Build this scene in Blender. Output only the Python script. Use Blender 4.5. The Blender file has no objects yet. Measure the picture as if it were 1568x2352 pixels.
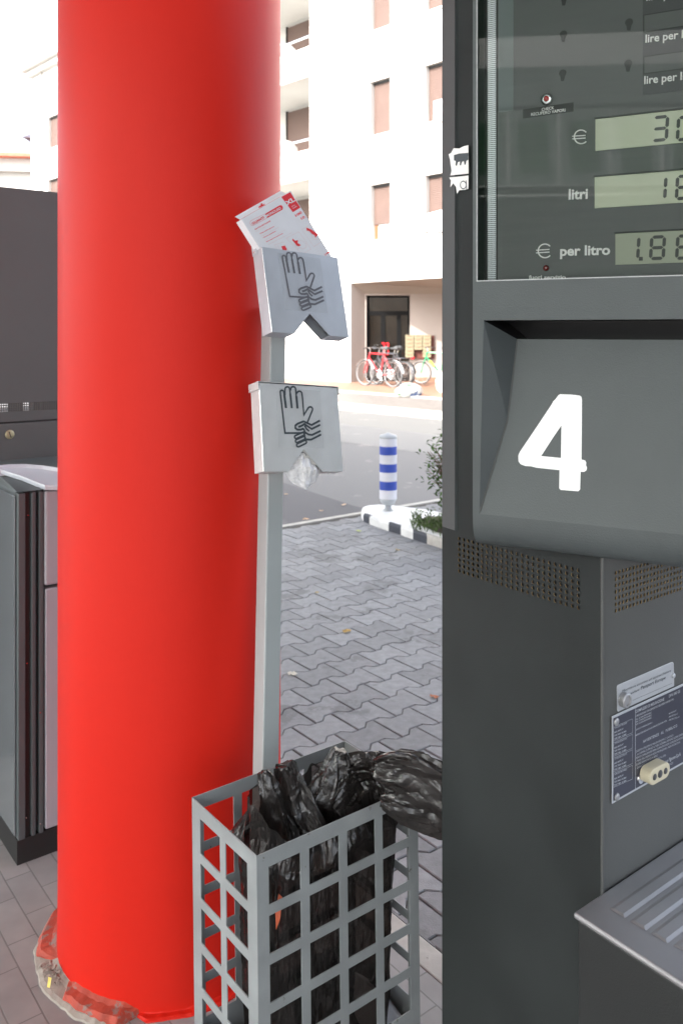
import bpy, math, random
from mathutils import Vector as V, Matrix, noise
R = math.radians
random.seed(7)
S = bpy.context.scene
COL = S.collection
# ------------------------------------------------------------------ camera, sky, sun, exposure
FP, CX, CY, CH = 1960.0, 784.0, 760.0, 1.6      # focal length and horizon in units of a 1568 x 2352 frame, eye height
cam = bpy.data.cameras.new('camera'); camo = bpy.data.objects.new('camera', cam); COL.objects.link(camo)
camo.location = (0, 0, CH); camo.rotation_euler = (R(90), 0, 0)
cam.sensor_fit = 'VERTICAL'; cam.sensor_height = 36; cam.sensor_width = 24
cam.lens = 36 * FP / 2352; cam.shift_y = -(1176 - CY) / 2352
cam.clip_start = .05; cam.clip_end = 1000
cam.dof.use_dof = True; cam.dof.focus_distance = 1.75; cam.dof.aperture_fstop = 7.0
S.camera = camo
SUN_EL, SUN_AZ = R(38), (.72, .694)              # the sun stands behind the camera, to its left
w = bpy.data.worlds.new('World'); S.world = w; w.use_nodes = True
nt = w.node_tree; nt.nodes.clear()
sky = nt.nodes.new('ShaderNodeTexSky'); sky.sky_type = 'NISHITA'; sky.sun_disc = False
sky.sun_elevation = SUN_EL; sky.sun_rotation = math.atan2(-SUN_AZ[0], -SUN_AZ[1]); sky.dust_density = 3.0; sky.air_density = .8; sky.ozone_density = .6
bg = nt.nodes.new('ShaderNodeBackground'); bg.inputs[1].default_value = .15
out = nt.nodes.new('ShaderNodeOutputWorld'); hsv = nt.nodes.new('ShaderNodeHueSaturation'); hsv.inputs['Saturation'].default_value = .45; nt.links.new(sky.outputs[0], hsv.inputs['Color']); nt.links.new(hsv.outputs[0], bg.inputs[0]); nt.links.new(bg.outputs[0], out.inputs[0])
sl = bpy.data.lights.new('sun', 'SUN'); sl.energy = 2.0; sl.angle = R(.5); sl.color = (1, .97, .93)
so = bpy.data.objects.new('sun', sl); COL.objects.link(so)
SD = V((SUN_AZ[0] * math.cos(SUN_EL), SUN_AZ[1] * math.cos(SUN_EL), -math.sin(SUN_EL)))
so.rotation_euler = SD.to_track_quat('-Z', 'Y').to_euler(); so.location = (0, -5, 12)
S.view_settings.view_transform = 'Standard'; S.view_settings.look = 'None'; S.view_settings.gamma = 1
S.view_settings.exposure = 2.42

# ------------------------------------------------------------------ helpers
def tag(o, label=None, cat=None, group=None, kind=None):
    if label: o['label'] = label
    if cat: o['category'] = cat
    if group: o['group'] = group
    if kind: o['kind'] = kind
    return o
def thing(name, loc, label, cat, group=None, rz=0):
    o = bpy.data.objects.new(name, None); COL.objects.link(o); o.location = loc; o.rotation_euler = (0, 0, rz)
    o.empty_display_size = .1
    return tag(o, label, cat, group)
class MB:
    def __init__(s): s.v = []; s.f = []
    def add(s, vs, fs):
        n = len(s.v); s.v += [V(p) for p in vs]; s.f += [[i + n for i in f] for f in fs]; return s
    def quad(s, *p): return s.add(p, [list(range(len(p)))])
    def box(s, fr, x0, x1, y0, y1, d0, d1):
        p = [fr.P(x, y, d) for d in (d0, d1) for (x, y) in ((x0, y0), (x1, y0), (x1, y1), (x0, y1))]
        return s.add(p, [[0, 1, 2, 3], [7, 6, 5, 4], [1, 5, 6, 2], [3, 2, 6, 7], [0, 3, 7, 4], [0, 4, 5, 1]])
    def prism(s, fr, poly, d0, d1):
        n = len(poly); a = [fr.P(x, y, d0) for x, y in poly]; b = [fr.P(x, y, d1) for x, y in poly]
        return s.add(a + b, [list(range(n)), list(range(2 * n - 1, n - 1, -1))] + [[i, i + n, (i + 1) % n + n, (i + 1) % n] for i in range(n)])
    def tube(s, pts, r, n=8, cap=True):
        pts = [V(p) for p in pts]; rs = r if isinstance(r, (list, tuple)) else [r] * len(pts); rings = []; base = len(s.v)
        for i, p in enumerate(pts):
            t = (pts[min(i + 1, len(pts) - 1)] - pts[max(i - 1, 0)]).normalized()
            if i == 0: u = t.orthogonal().normalized()
            else: u = (u - t * u.dot(t)).normalized()
            w_ = t.cross(u)
            s.v += [p + (u * math.cos(2 * math.pi * k / n) + w_ * math.sin(2 * math.pi * k / n)) * rs[i] for k in range(n)]
        for i in range(len(pts) - 1):
            for k in range(n):
                a = base + i * n; s.f.append([a + k, a + (k + 1) % n, a + n + (k + 1) % n, a + n + k])
        if cap: s.f.append([base + k for k in range(n)][::-1]); s.f.append([base + (len(pts) - 1) * n + k for k in range(n)])
        return s
    def lathe(s, prof, c, ax=(0, 0, 1), n=32):
        ax = V(ax).normalized(); u = ax.orthogonal().normalized(); w_ = ax.cross(u); c = V(c); b = len(s.v)
        for r, h in prof: s.v += [c + ax * h + (u * math.cos(2 * math.pi * k / n) + w_ * math.sin(2 * math.pi * k / n)) * r for k in range(n)]
        for i in range(len(prof) - 1):
            for k in range(n): a = b + i * n; s.f.append([a + k, a + (k + 1) % n, a + n + (k + 1) % n, a + n + k])
        s.f.append([b + k for k in range(n)][::-1]); s.f.append([b + (len(prof) - 1) * n + k for k in range(n)]); return s
    def ribbon(s, fr, pts, wd, d, closed=False):
        pts = [V(p) for p in pts]; n = len(pts); L = []; Rr = []
        for i, p in enumerate(pts):
            if closed: t0 = (p - pts[i - 1]).normalized(); t1 = (pts[(i + 1) % n] - p).normalized()
            else:
                t0 = (p - pts[i - 1]).normalized() if i else (pts[1] - p).normalized()
                t1 = (pts[i + 1] - p).normalized() if i < n - 1 else t0
            n0 = V((-t0.y, t0.x)); n1 = V((-t1.y, t1.x)); m = (n0 + n1)
            m = m.normalized() if m.length > 1e-4 else n0
            k = wd / 2 / max(.45, m.dot(n1)); L.append(p + m * k); Rr.append(p - m * k)
        b = len(s.v); s.v += [fr.P(q.x, q.y, d) for q in L] + [fr.P(q.x, q.y, d) for q in Rr]
        for i in range(n if closed else n - 1): j = (i + 1) % n; s.f.append([b + i, b + j, b + n + j, b + n + i])
        return s
    def build(s, name, mt, parent=None, world=True, smooth=False, bevel=0, origin=None, seg=2):
        me = bpy.data.meshes.new(name)
        off = V((0, 0, 0))
        if parent is not None and world:
            r = parent
            while r.parent: r = r.parent
            off = r.location.copy()
        elif origin is not None: off = V(origin)
        me.from_pydata([tuple(p - off) for p in s.v], [], s.f); me.update()
        mats = mt if isinstance(mt, (list, tuple)) else [mt]
        for m in mats: me.materials.append(m)
        o = bpy.data.objects.new(name, me); COL.objects.link(o)
        if parent is not None: o.parent = parent
        elif origin is not None: o.location = off
        if smooth: me.polygons.foreach_set('use_smooth', [True] * len(me.polygons))
        if bevel:
            md = o.modifiers.new('bevel', 'BEVEL'); md.width = bevel; md.segments = seg; md.limit_method = 'ANGLE'; md.angle_limit = R(35)
            md.harden_normals = False
        return o
class Fr:                                          # a plane in the place: origin, right, up, and away-from-the-viewer axes
    def __init__(s, O, ex, ey, ez): s.O, s.ex, s.ey, s.ez = V(O), V(ex).normalized(), V(ey).normalized(), V(ez).normalized()
    def P(s, x, y, d=0): return s.O + s.ex * x + s.ey * y + s.ez * d
    def px(s, X, Y, d=0):                          # where a measured line of sight meets the plane
        r = V(((X - CX) / FP, 1, -(Y - CY) / FP)); c = V((0, 0, CH)); o = s.O + s.ez * d
        t = (o - c).dot(s.ez) / r.dot(s.ez); q = c + r * t - o; return (q.dot(s.ex), q.dot(s.ey))
UP = V((0, 0, 1)); A = V((.791, .611, 0)).normalized(); B = V((-.611, .791, 0)).normalized()
W = Fr((0, 0, 0), (1, 0, 0), (0, 1, 0), (0, 0, 1))
def ground(X, Y, z=0): t = FP * (CH - z) / (Y - CY); return V(((X - CX) / FP * t, t, z))
def sight(X, Y, t): return V(((X - CX) / FP * t, t, CH - (Y - CY) / FP * t))
# ---- materials
def mat(name, col, rough=.6, metal=0, var=0, scale=8, bump=0, bscale=60, coat=0, spec=.5, island=0, stretch=None, dirt=None, trans=0, emit=None):
    m = bpy.data.materials.new(name); m.use_nodes = True; n = m.node_tree.nodes; l = m.node_tree.links; b = n['Principled BSDF']
    b.inputs['Base Color'].default_value = (*col, 1); b.inputs['Roughness'].default_value = rough; b.inputs['Metallic'].default_value = metal
    b.inputs['Coat Weight'].default_value = coat; b.inputs['Coat Roughness'].default_value = .12; b.inputs['Specular IOR Level'].default_value = spec
    b.inputs['Transmission Weight'].default_value = trans
    tc = n.new('ShaderNodeTexCoord'); mp = n.new('ShaderNodeMapping'); l.new(tc.outputs['Object'], mp.inputs[0])
    if stretch: mp.inputs['Scale'].default_value = stretch
    src = None
    if var:
        nz = n.new('ShaderNodeTexNoise'); nz.inputs['Scale'].default_value = scale; nz.inputs['Detail'].default_value = 6; l.new(mp.outputs[0], nz.inputs[0])
        mr = n.new('ShaderNodeMapRange'); mr.inputs[1].default_value = .3; mr.inputs[2].default_value = .7; mr.inputs[3].default_value = 1 - var; mr.inputs[4].default_value = 1 + var
        l.new(nz.outputs[0], mr.inputs[0])
        hs = n.new('ShaderNodeHueSaturation'); hs.inputs['Color'].default_value = (*col, 1); l.new(mr.outputs[0], hs.inputs['Value']); src = hs.outputs[0]
        mr2 = n.new('ShaderNodeMapRange'); mr2.inputs[1].default_value = .3; mr2.inputs[2].default_value = .7; mr2.inputs[3].default_value = max(0.02, rough - var * .25); mr2.inputs[4].default_value = min(1, rough + var * .25)
        l.new(nz.outputs[0], mr2.inputs[0]); l.new(mr2.outputs[0], b.inputs['Roughness'])
    if island:
        g = n.new('ShaderNodeNewGeometry'); mr = n.new('ShaderNodeMapRange'); mr.inputs[3].default_value = 1 - island; mr.inputs[4].default_value = 1 + island
        l.new(g.outputs['Random Per Island'], mr.inputs[0]); hs = n.new('ShaderNodeHueSaturation'); l.new(mr.outputs[0], hs.inputs['Value'])
        if src: l.new(src, hs.inputs['Color'])
        else: hs.inputs['Color'].default_value = (*col, 1)
        src = hs.outputs[0]
    if dirt:                                      # specks and small stains: (colour, scale, threshold)
        nz = n.new('ShaderNodeTexNoise'); nz.inputs['Scale'].default_value = dirt[1]; nz.inputs['Detail'].default_value = 8; nz.inputs['Roughness'].default_value = .7
        l.new(tc.outputs['Object'], nz.inputs[0]); cr = n.new('ShaderNodeMapRange'); cr.inputs[1].default_value = dirt[2]; cr.inputs[2].default_value = dirt[2] + .04; l.new(nz.outputs[0], cr.inputs[0])
        mx = n.new('ShaderNodeMixRGB'); mx.inputs[2].default_value = (*dirt[0], 1); l.new(cr.outputs[0], mx.inputs[0])
        if src: l.new(src, mx.inputs[1])
        else: mx.inputs[1].default_value = (*col, 1)
        src = mx.outputs[0]
    if src: l.new(src, b.inputs['Base Color'])
    if bump:
        nz = n.new('ShaderNodeTexNoise'); nz.inputs['Scale'].default_value = bscale; nz.inputs['Detail'].default_value = 5; l.new(mp.outputs[0], nz.inputs[0])
        bp = n.new('ShaderNodeBump'); bp.inputs['Strength'].default_value = bump; bp.inputs['Distance'].default_value = .002; l.new(nz.outputs[0], bp.inputs['Height']); l.new(bp.outputs[0], b.inputs['Normal'])
    if emit: b.inputs['Emission Color'].default_value = (*emit[0], 1); b.inputs['Emission Strength'].default_value = emit[1]
    return m
def sheer(name, col, op, rough=.2, spec=.5, bump=0, bscale=30, tint=(1, 1, 1), fres=True):  # film or pane: part see-through, part glossy surface
    m = bpy.data.materials.new(name); m.use_nodes = True; n = m.node_tree.nodes; l = m.node_tree.links; b = n['Principled BSDF']
    b.inputs['Base Color'].default_value = (*col, 1); b.inputs['Roughness'].default_value = rough; b.inputs['Specular IOR Level'].default_value = spec
    t = n.new('ShaderNodeBsdfTransparent'); t.inputs[0].default_value = (*tint, 1); mx = n.new('ShaderNodeMixShader'); mx.inputs[0].default_value = op
    if fres:
        fr_ = n.new('ShaderNodeFresnel'); fr_.inputs[0].default_value = 1.75; ad = n.new('ShaderNodeMath'); ad.operation = 'ADD'; ad.use_clamp = True; ad.inputs[1].default_value = op
        l.new(fr_.outputs[0], ad.inputs[0]); l.new(ad.outputs[0], mx.inputs[0])
    l.new(t.outputs[0], mx.inputs[1]); l.new(b.outputs[0], mx.inputs[2]); l.new(mx.outputs[0], n['Material Output'].inputs[0])
    if bump:
        tc = n.new('ShaderNodeTexCoord'); nz = n.new('ShaderNodeTexNoise'); nz.inputs['Scale'].default_value = bscale; nz.inputs['Detail'].default_value = 3; nz.inputs['Distortion'].default_value = 1.2
        l.new(tc.outputs['Object'], nz.inputs[0]); bp = n.new('ShaderNodeBump'); bp.inputs['Strength'].default_value = bump; bp.inputs['Distance'].default_value = .01
        l.new(nz.outputs[0], bp.inputs['Height']); l.new(bp.outputs[0], b.inputs['Normal'])
    return m
M = {}
M['red'] = mat('red_paint', (.62, .016, .007), .5, var=.05, scale=4, bump=.12, bscale=260, spec=.22, stretch=(1, 1, .14), dirt=((.55, .12, .06), 45, .76))
M['char'] = mat('charcoal_paint', (.060, .070, .072), .46, var=.10, scale=5, bump=.25, bscale=420, dirt=((.16, .16, .16), 60, .70))
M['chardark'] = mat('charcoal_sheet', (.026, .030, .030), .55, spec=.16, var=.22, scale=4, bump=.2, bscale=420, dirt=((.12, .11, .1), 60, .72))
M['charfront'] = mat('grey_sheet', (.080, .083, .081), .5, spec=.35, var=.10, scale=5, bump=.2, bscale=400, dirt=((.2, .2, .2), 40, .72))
M['pump2'] = mat('grey_brown_sheet', (.085, .082, .08), .55, var=.07, scale=3, bump=.15, bscale=300, dirt=((.16, .1, .09), 20, .74))
M['black'] = mat('black', (.012, .012, .012), .5)
M['rim'] = mat('primer_rim', (.34, .24, .12), .6)
M['steel'] = mat('stainless', (.40, .40, .41), .50, metal=.85, var=.10, scale=6, stretch=(1, 1, 1), bump=.1, bscale=200)
M['alu'] = mat('brushed_sheet', (.66, .68, .685), .42, metal=.3, var=.06, scale=14, bump=.18, bscale=500, dirt=((.4, .4, .4), 55, .75))
M['alu_up'] = mat('grey_brushed_sheet', (.50, .53, .575), .42, metal=.35, var=.06, scale=14, bump=.18, bscale=500, dirt=((.35, .35, .36), 55, .75))
M['post'] = mat('grey_post_paint', (.37, .405, .41), .38, var=.04, scale=9, bump=.1, bscale=300, coat=.2, dirt=((.3, .3, .28), 60, .76))
M['basket'] = mat('grey_basket_paint', (.27, .29, .295), .5, var=.14, scale=10, bump=.15, bscale=300, dirt=((.10, .085, .07), 34, .66))
M['ink'] = mat('dark_ink', (.045, .06, .07), .5)
M['ink2'] = mat('grey_ink', (.13, .13, .15), .35)
M['white'] = mat('white_paint', (.85, .85, .84), .5, var=.03, scale=30)
M['whitevinyl'] = mat('white_vinyl', (.9, .9, .9), .4, var=.02, scale=60, emit=None)
M['letter'] = mat('white_lettering', (.92, .92, .9), .6)
M['card'] = mat('white_card', (.74, .75, .79), .5, var=.03, scale=20)
M['cardred'] = mat('red_print', (.75, .012, .02), .5)
M['cardpink'] = mat('pink_line', (.72, .38, .36), .5)
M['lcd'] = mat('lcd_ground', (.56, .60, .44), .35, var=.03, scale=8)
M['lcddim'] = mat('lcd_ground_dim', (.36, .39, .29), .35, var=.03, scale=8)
M['seg'] = mat('lcd_segment', (.035, .04, .035), .5)
M['panel'] = mat('display_panel', (.10, .106, .104), .5, var=.05, scale=8, bump=.1, bscale=300, stretch=(1, 1, 14))
M['panel2'] = mat('display_field', (.055, .056, .06), .5)
M['glass'] = sheer('window_glass', (.03, .05, .04), .045, .004, .5, tint=(.98, 1, .99))
M['paneg'] = sheer('dark_pane', (.03, .025, .02), .35, .06, .5, tint=(.62, .55, .48))
M['bag'] = sheer('black_film', (.016, .014, .013), .74, .24, .8, bump=.7, bscale=11, tint=(.60, .54, .50), fres=False)
M['clear'] = sheer('clear_film', (.88, .88, .89), .62, .15, .6, bump=.5, bscale=40)
M['tape'] = sheer('clear_sticker', (.62, .64, .66), .05, .25, .5, fres=False)
M['plaster'] = mat('white_plaster', (.56, .55, .52), .85, var=.03, scale=1.5)
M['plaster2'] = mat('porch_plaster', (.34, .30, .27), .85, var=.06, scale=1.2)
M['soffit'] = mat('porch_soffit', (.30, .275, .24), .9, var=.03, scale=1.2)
M['terra'] = mat('terracotta_paving', (.24, .125, .08), .7, var=.12, scale=3)
M['roof'] = mat('red_tiles', (.52, .16, .10), .8, var=.12, scale=6)
M['concrete'] = mat('pale_concrete', (.46, .44, .40), .85, var=.14, scale=14, bump=.4, bscale=90, dirt=((.2, .19, .17), 30, .66))
M['kerb'] = mat('pale_kerb_stone', (.36, .35, .32), .85, var=.10, scale=5)
M['kerbwhite'] = mat('worn_white_paint', (.74, .74, .72), .7, var=.10, scale=12, dirt=((.25, .22, .18), 16, .66))
M['kerbblack'] = mat('worn_black_paint', (.045, .05, .065), .6, var=.2, scale=12, dirt=((.3, .3, .3), 22, .68))
M['bollwhite'] = mat('bollard_white', (.66, .66, .71), .4, var=.05, scale=6, dirt=((.35, .35, .36), 14, .66))
M['bollblue'] = mat('bollard_blue', (.035, .075, .40), .4, var=.08, scale=6, dirt=((.2, .24, .42), 16, .66))
M['bollgrey'] = mat('bollard_grey', (.40, .42, .44), .4)
M['wood'] = mat('window_wood', (.20, .085, .035), .6)
M['curtain'] = mat('lace_curtain', (.75, .75, .75), .9, var=.1, scale=12)
M['soil'] = mat('soil', (.07, .05, .035), .9, var=.4, scale=12, bump=1, bscale=30)
M['leaf'] = mat('leaf_green', (.05, .10, .022), .85, spec=.15, island=.55)
M['leaf2'] = mat('grass_green', (.075, .12, .035), .85, island=.5)
M['twig'] = mat('twig', (.14, .07, .04), .8)
M['rubber'] = mat('tyre_rubber', (.06, .06, .06), .7)
M['chrome'] = mat('bright_metal', (.75, .75, .75), .25, metal=1)
M['bikered'] = mat('bicycle_red', (.45, .008, .014), .3, coat=.5)
M['bikegreen'] = mat('bicycle_green', (.01, .24, .10), .3, coat=.5)
M['bikedark'] = mat('bicycle_dark', (.04, .04, .045), .35, coat=.5)
M['cream'] = mat('cream_enamel', (.26, .225, .14), .5)
M['brown'] = mat('red_brown_board', (.11, .03, .02), .6)
M['lilac'] = mat('lilac_grey_plastic', (.34, .34, .37), .35, var=.04, scale=4, bump=.08, bscale=200)
M['whiteplastic'] = mat('white_plastic', (.52, .55, .60), .3, coat=.2)
M['cab'] = mat('cabinet_paint', (.07, .085, .088), .45, var=.06, scale=3, coat=.1)
M['cabside'] = mat('cabinet_side', (.13, .145, .155), .16, var=.05, scale=2, coat=.6, bump=.05, bscale=30)
M['brass'] = mat('brass_screw', (.42, .38, .24), .4, metal=.6)
M['beige'] = mat('beige_plastic', (.55, .50, .36), .4)
M['platedark'] = mat('plate_dark_blue', (.05, .052, .075), .32, metal=.3, var=.05, scale=20)
M['platemetal'] = mat('plate_metal', (.52, .54, .57), .35, metal=.5, var=.04, scale=20)
M['redlens'] = mat('red_lens', (.55, .01, .01), .15, coat=1)
M['darkredlens'] = mat('dark_red_lens', (.16, .01, .01), .15, coat=1)
M['mortar'] = mat('grey_mortar', (.34, .31, .27), .9, var=.2, scale=30, bump=.8, bscale=60)
M['wornred'] = mat('worn_red_mortar', (.40, .055, .03), .65, var=.25, scale=25, bump=.8, bscale=90, dirt=((.24, .15, .13), 18, .53))
M['orange'] = mat('orange_scrap', (.75, .16, .07), .5)
M['green'] = mat('green_shutter', (.12, .36, .16), .5)
M['greenframe'] = mat('pale_green_frame', (.55, .65, .55), .5)
M['fascia'] = mat('canopy_sheet', (.62, .62, .60), .6, var=.04, scale=1)
def shutter_mat():
    m = mat('brown_roller_shutter', (.135, .088, .072), .55, var=.06, scale=2); n = m.node_tree.nodes; l = m.node_tree.links
    tc = n.new('ShaderNodeTexCoord'); wv = n.new('ShaderNodeTexWave'); wv.bands_direction = 'Z'; wv.inputs['Scale'].default_value = 6.5
    l.new(tc.outputs['Object'], wv.inputs[0]); bp = n.new('ShaderNodeBump'); bp.inputs['Strength'].default_value = .8; bp.inputs['Distance'].default_value = .02
    l.new(wv.outputs[1], bp.inputs['Height']); l.new(bp.outputs[0], n['Principled BSDF'].inputs['Normal']); return m
M['shutter'] = shutter_mat()
def asphalt(name, c, v=.12):
    m = mat(name, c, .85, var=v, scale=220, bump=.5, bscale=160, dirt=((c[0] * 1.5, c[1] * 1.45, c[2] * 1.4), 1.3, .60)); return m
M['road'] = asphalt('road_asphalt', (.165, .162, .162)); M['roadmid'] = asphalt('old_asphalt', (.21, .206, .20)); M['roaddark'] = asphalt('new_asphalt', (.105, .103, .109)); M['roadpale'] = asphalt('pale_asphalt', (.125, .123, .118))
M['paver'] = mat('grey_paver', (.245, .247, .252), .84, var=.14, scale=26, bump=.8, bscale=180, island=.16, dirt=((.18, .18, .182), 2.6, .56))
M['sand'] = mat('joint_sand', (.07, .065, .06), .95, var=.25, scale=40)
def brick(name, c1, c2, mortar, bw, bh, ms, ang, off=.5):
    m = mat(name, c1, .6, bump=0); n = m.node_tree.nodes; l = m.node_tree.links; b = n['Principled BSDF']
    tc = n.new('ShaderNodeTexCoord'); mp = n.new('ShaderNodeMapping'); mp.inputs['Rotation'].default_value = (0, 0, ang); l.new(tc.outputs['Object'], mp.inputs[0])
    bt = n.new('ShaderNodeTexBrick'); bt.offset = off; bt.inputs['Scale'].default_value = 1; bt.inputs['Brick Width'].default_value = bw; bt.inputs['Row Height'].default_value = bh
    bt.inputs['Mortar Size'].default_value = ms; bt.inputs['Mortar Smooth'].default_value = .3; bt.inputs['Color1'].default_value = (*c1, 1); bt.inputs['Color2'].default_value = (*c2, 1); bt.inputs['Mortar'].default_value = (*mortar, 1)
    l.new(mp.outputs[0], bt.inputs[0]); nz = n.new('ShaderNodeTexNoise'); nz.inputs['Scale'].default_value = 9; nz.inputs['Detail'].default_value = 7; l.new(tc.outputs['Object'], nz.inputs[0])
    mr = n.new('ShaderNodeMapRange'); mr.inputs[1].default_value = .3; mr.inputs[2].default_value = .7; mr.inputs[3].default_value = .86; mr.inputs[4].default_value = 1.12; l.new(nz.outputs[0], mr.inputs[0])
    hs = n.new('ShaderNodeHueSaturation'); l.new(mr.outputs[0], hs.inputs['Value']); l.new(bt.outputs[0], hs.inputs['Color']); l.new(hs.outputs[0], b.inputs['Base Color'])
    bp = n.new('ShaderNodeBump'); bp.invert = True; bp.inputs['Strength'].default_value = .6; bp.inputs['Distance'].default_value = .003; l.new(bt.outputs[1], bp.inputs['Height']); l.new(bp.outputs[0], b.inputs['Normal'])
    return m
angB = math.atan2(B.y, B.x)
M['tile'] = brick('grey_floor_tiles', (.285, .272, .27), (.25, .24, .238), (.17, .165, .16), .183, .0745, .0022, -angB)
M['cobble'] = brick('cobblestones', (.20, .175, .16), (.14, .125, .115), (.08, .07, .06), .11, .10, .012, .4)
# ---- lettering
_tc = {}
def text_raw(body, bold=0, shear=0, space=1):
    k = (body, bold, shear, space)
    if k not in _tc:
        c = bpy.data.curves.new('t', 'FONT'); c.body = body; c.size = 1; c.offset = bold; c.shear = shear; c.resolution_u = 3; c.space_character = space
        o = bpy.data.objects.new('t', c); COL.objects.link(o); bpy.context.view_layer.update()
        me = bpy.data.meshes.new_from_object(o.evaluated_get(bpy.context.evaluated_depsgraph_get()))
        vs = [(v.co.x, v.co.y) for v in me.vertices]; fs = [list(p.vertices) for p in me.polygons]
        bpy.data.objects.remove(o); bpy.data.curves.remove(c); bpy.data.meshes.remove(me)
        x0 = min(v[0] for v in vs); x1 = max(v[0] for v in vs); _tc[k] = ([(v[0] - x0, v[1]) for v in vs], fs, x1 - x0)
    return _tc[k]
def text(mb, fr, body, pL, pR, d, cap=None, **kw):   # baseline from pL to pR in the plane's own metres; cap = capital height
    vs, fs, wd = text_raw(body, **kw); pL = V(pL); pR = V(pR); t = pR - pL; sx = t.length / wd; sy = cap / .72 if cap else sx; t.normalize(); q = V((-t.y, t.x))
    mb.add([fr.P(*(pL + t * x * sx + q * y * sy), d) for x, y in vs], fs)
def grid_wall(mb, fr, x0, x1, y0, y1, holes, d=0, depth=.2):   # a wall sheet with openings and their reveals
    xs = sorted({x0, x1, *[h[0] for h in holes], *[h[1] for h in holes]}); ys = sorted({y0, y1, *[h[2] for h in holes], *[h[3] for h in holes]})
    xs = [x for x in xs if x0 <= x <= x1]; ys = [y for y in ys if y0 <= y <= y1]
    for i in range(len(xs) - 1):
        for j in range(len(ys) - 1):
            cx_, cy_ = (xs[i] + xs[i + 1]) / 2, (ys[j] + ys[j + 1]) / 2
            if any(h[0] < cx_ < h[1] and h[2] < cy_ < h[3] for h in holes): continue
            mb.quad(fr.P(xs[i], ys[j], d), fr.P(xs[i + 1], ys[j], d), fr.P(xs[i + 1], ys[j + 1], d), fr.P(xs[i], ys[j + 1], d))
    for h in holes:
        c = [(h[0], h[2]), (h[1], h[2]), (h[1], h[3]), (h[0], h[3])]; dp = h[4] if len(h) > 4 else depth
        for k in range(4): p, q = c[k], c[(k + 1) % 4]; mb.quad(fr.P(*p, d), fr.P(*q, d), fr.P(*q, d + dp), fr.P(*p, d + dp))
def perf(mb, rimmb, fr, x0, y0, nx, ny, pw, ph, r, d=0, th=.0018):
    for i in range(nx):
        for j in range(ny):
            cx_, cy_ = x0 + i * pw, y0 + j * ph
            o = [(pw / 2, 0), (pw / 2, ph / 2), (0, ph / 2), (-pw / 2, ph / 2), (-pw / 2, 0), (-pw / 2, -ph / 2), (0, -ph / 2), (pw / 2, -ph / 2)]
            c = [(r * math.cos(k * math.pi / 4), r * math.sin(k * math.pi / 4)) for k in range(8)]
            mb.add([fr.P(cx_ + p[0], cy_ + p[1], d) for p in o + c], [[k, (k + 1) % 8, 8 + (k + 1) % 8, 8 + k] for k in range(8)])
            rimmb.add([fr.P(cx_ + p[0], cy_ + p[1], d + e) for e in (0.0001, th) for p in c], [[k, (k + 1) % 8, 8 + (k + 1) % 8, 8 + k] for k in range(8)])

# ------------------------------------------------------------------ the ground, paving and road
def sheet(name, pts, m, z=None): mb = MB(); mb.quad(*[V((p[0], p[1], p[2] if z is None else z)) for p in pts]); return tag(mb.build(name, m), kind='structure')
def uv(u, v, z=0): p = A * u + B * v; return V((p.x, p.y, z))
FE = V((.679, -.734, 0)).normalized(); FN = V((.734, .679, 0)).normalized()
def sn(s, n, z=0): p = FE * s + FN * n; return V((p.x, p.y, z))
sheet('ground', [(-300, -200, -.03), (300, -200, -.03), (300, 400, -.03), (-300, 400, -.03)], M['road'])
tag(MB().quad(sn(-60, -40, -.012), sn(40, -40, -.012), sn(40, 8.4, -.012), sn(-60, 8.4, -.012)).build('forecourt', M['road']), kind='structure')
tag(MB().quad(sn(-60, 8.4, -.008), sn(40, 8.4, -.008), sn(40, 10.05, -.008), sn(-60, 10.05, -.008)).build('road_lane', M['roadmid']), kind='structure')
tag(MB().quad(sn(-60, 10.05, -.008), sn(40, 10.05, -.008), sn(40, 11.75, -.008), sn(-60, 11.75, -.008)).build('road', M['roadpale']), kind='structure')
g1, g2 = ground(560, 1077), ground(811, 1160)
tag(MB().quad(V((g1.x, g1.y, -.006)), V((g2.x, g2.y, -.006)), uv(4.9, 5.87, -.006), uv(1.2, 5.87, -.006), V((-2.2, 6.5, -.006))).build('asphalt_patch', M['roaddark']), kind='structure')
U0, VM = 1.547, 5.8
tag(MB().quad(uv(U0, -4, -.006), uv(9, -4, -.006), uv(9, VM, -.006), uv(U0, VM, -.006)).build('paving_bed', M['sand']), kind='structure')
pv = MB(); p_, h_, am, gp = .2, .152, .016, .0028
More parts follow.
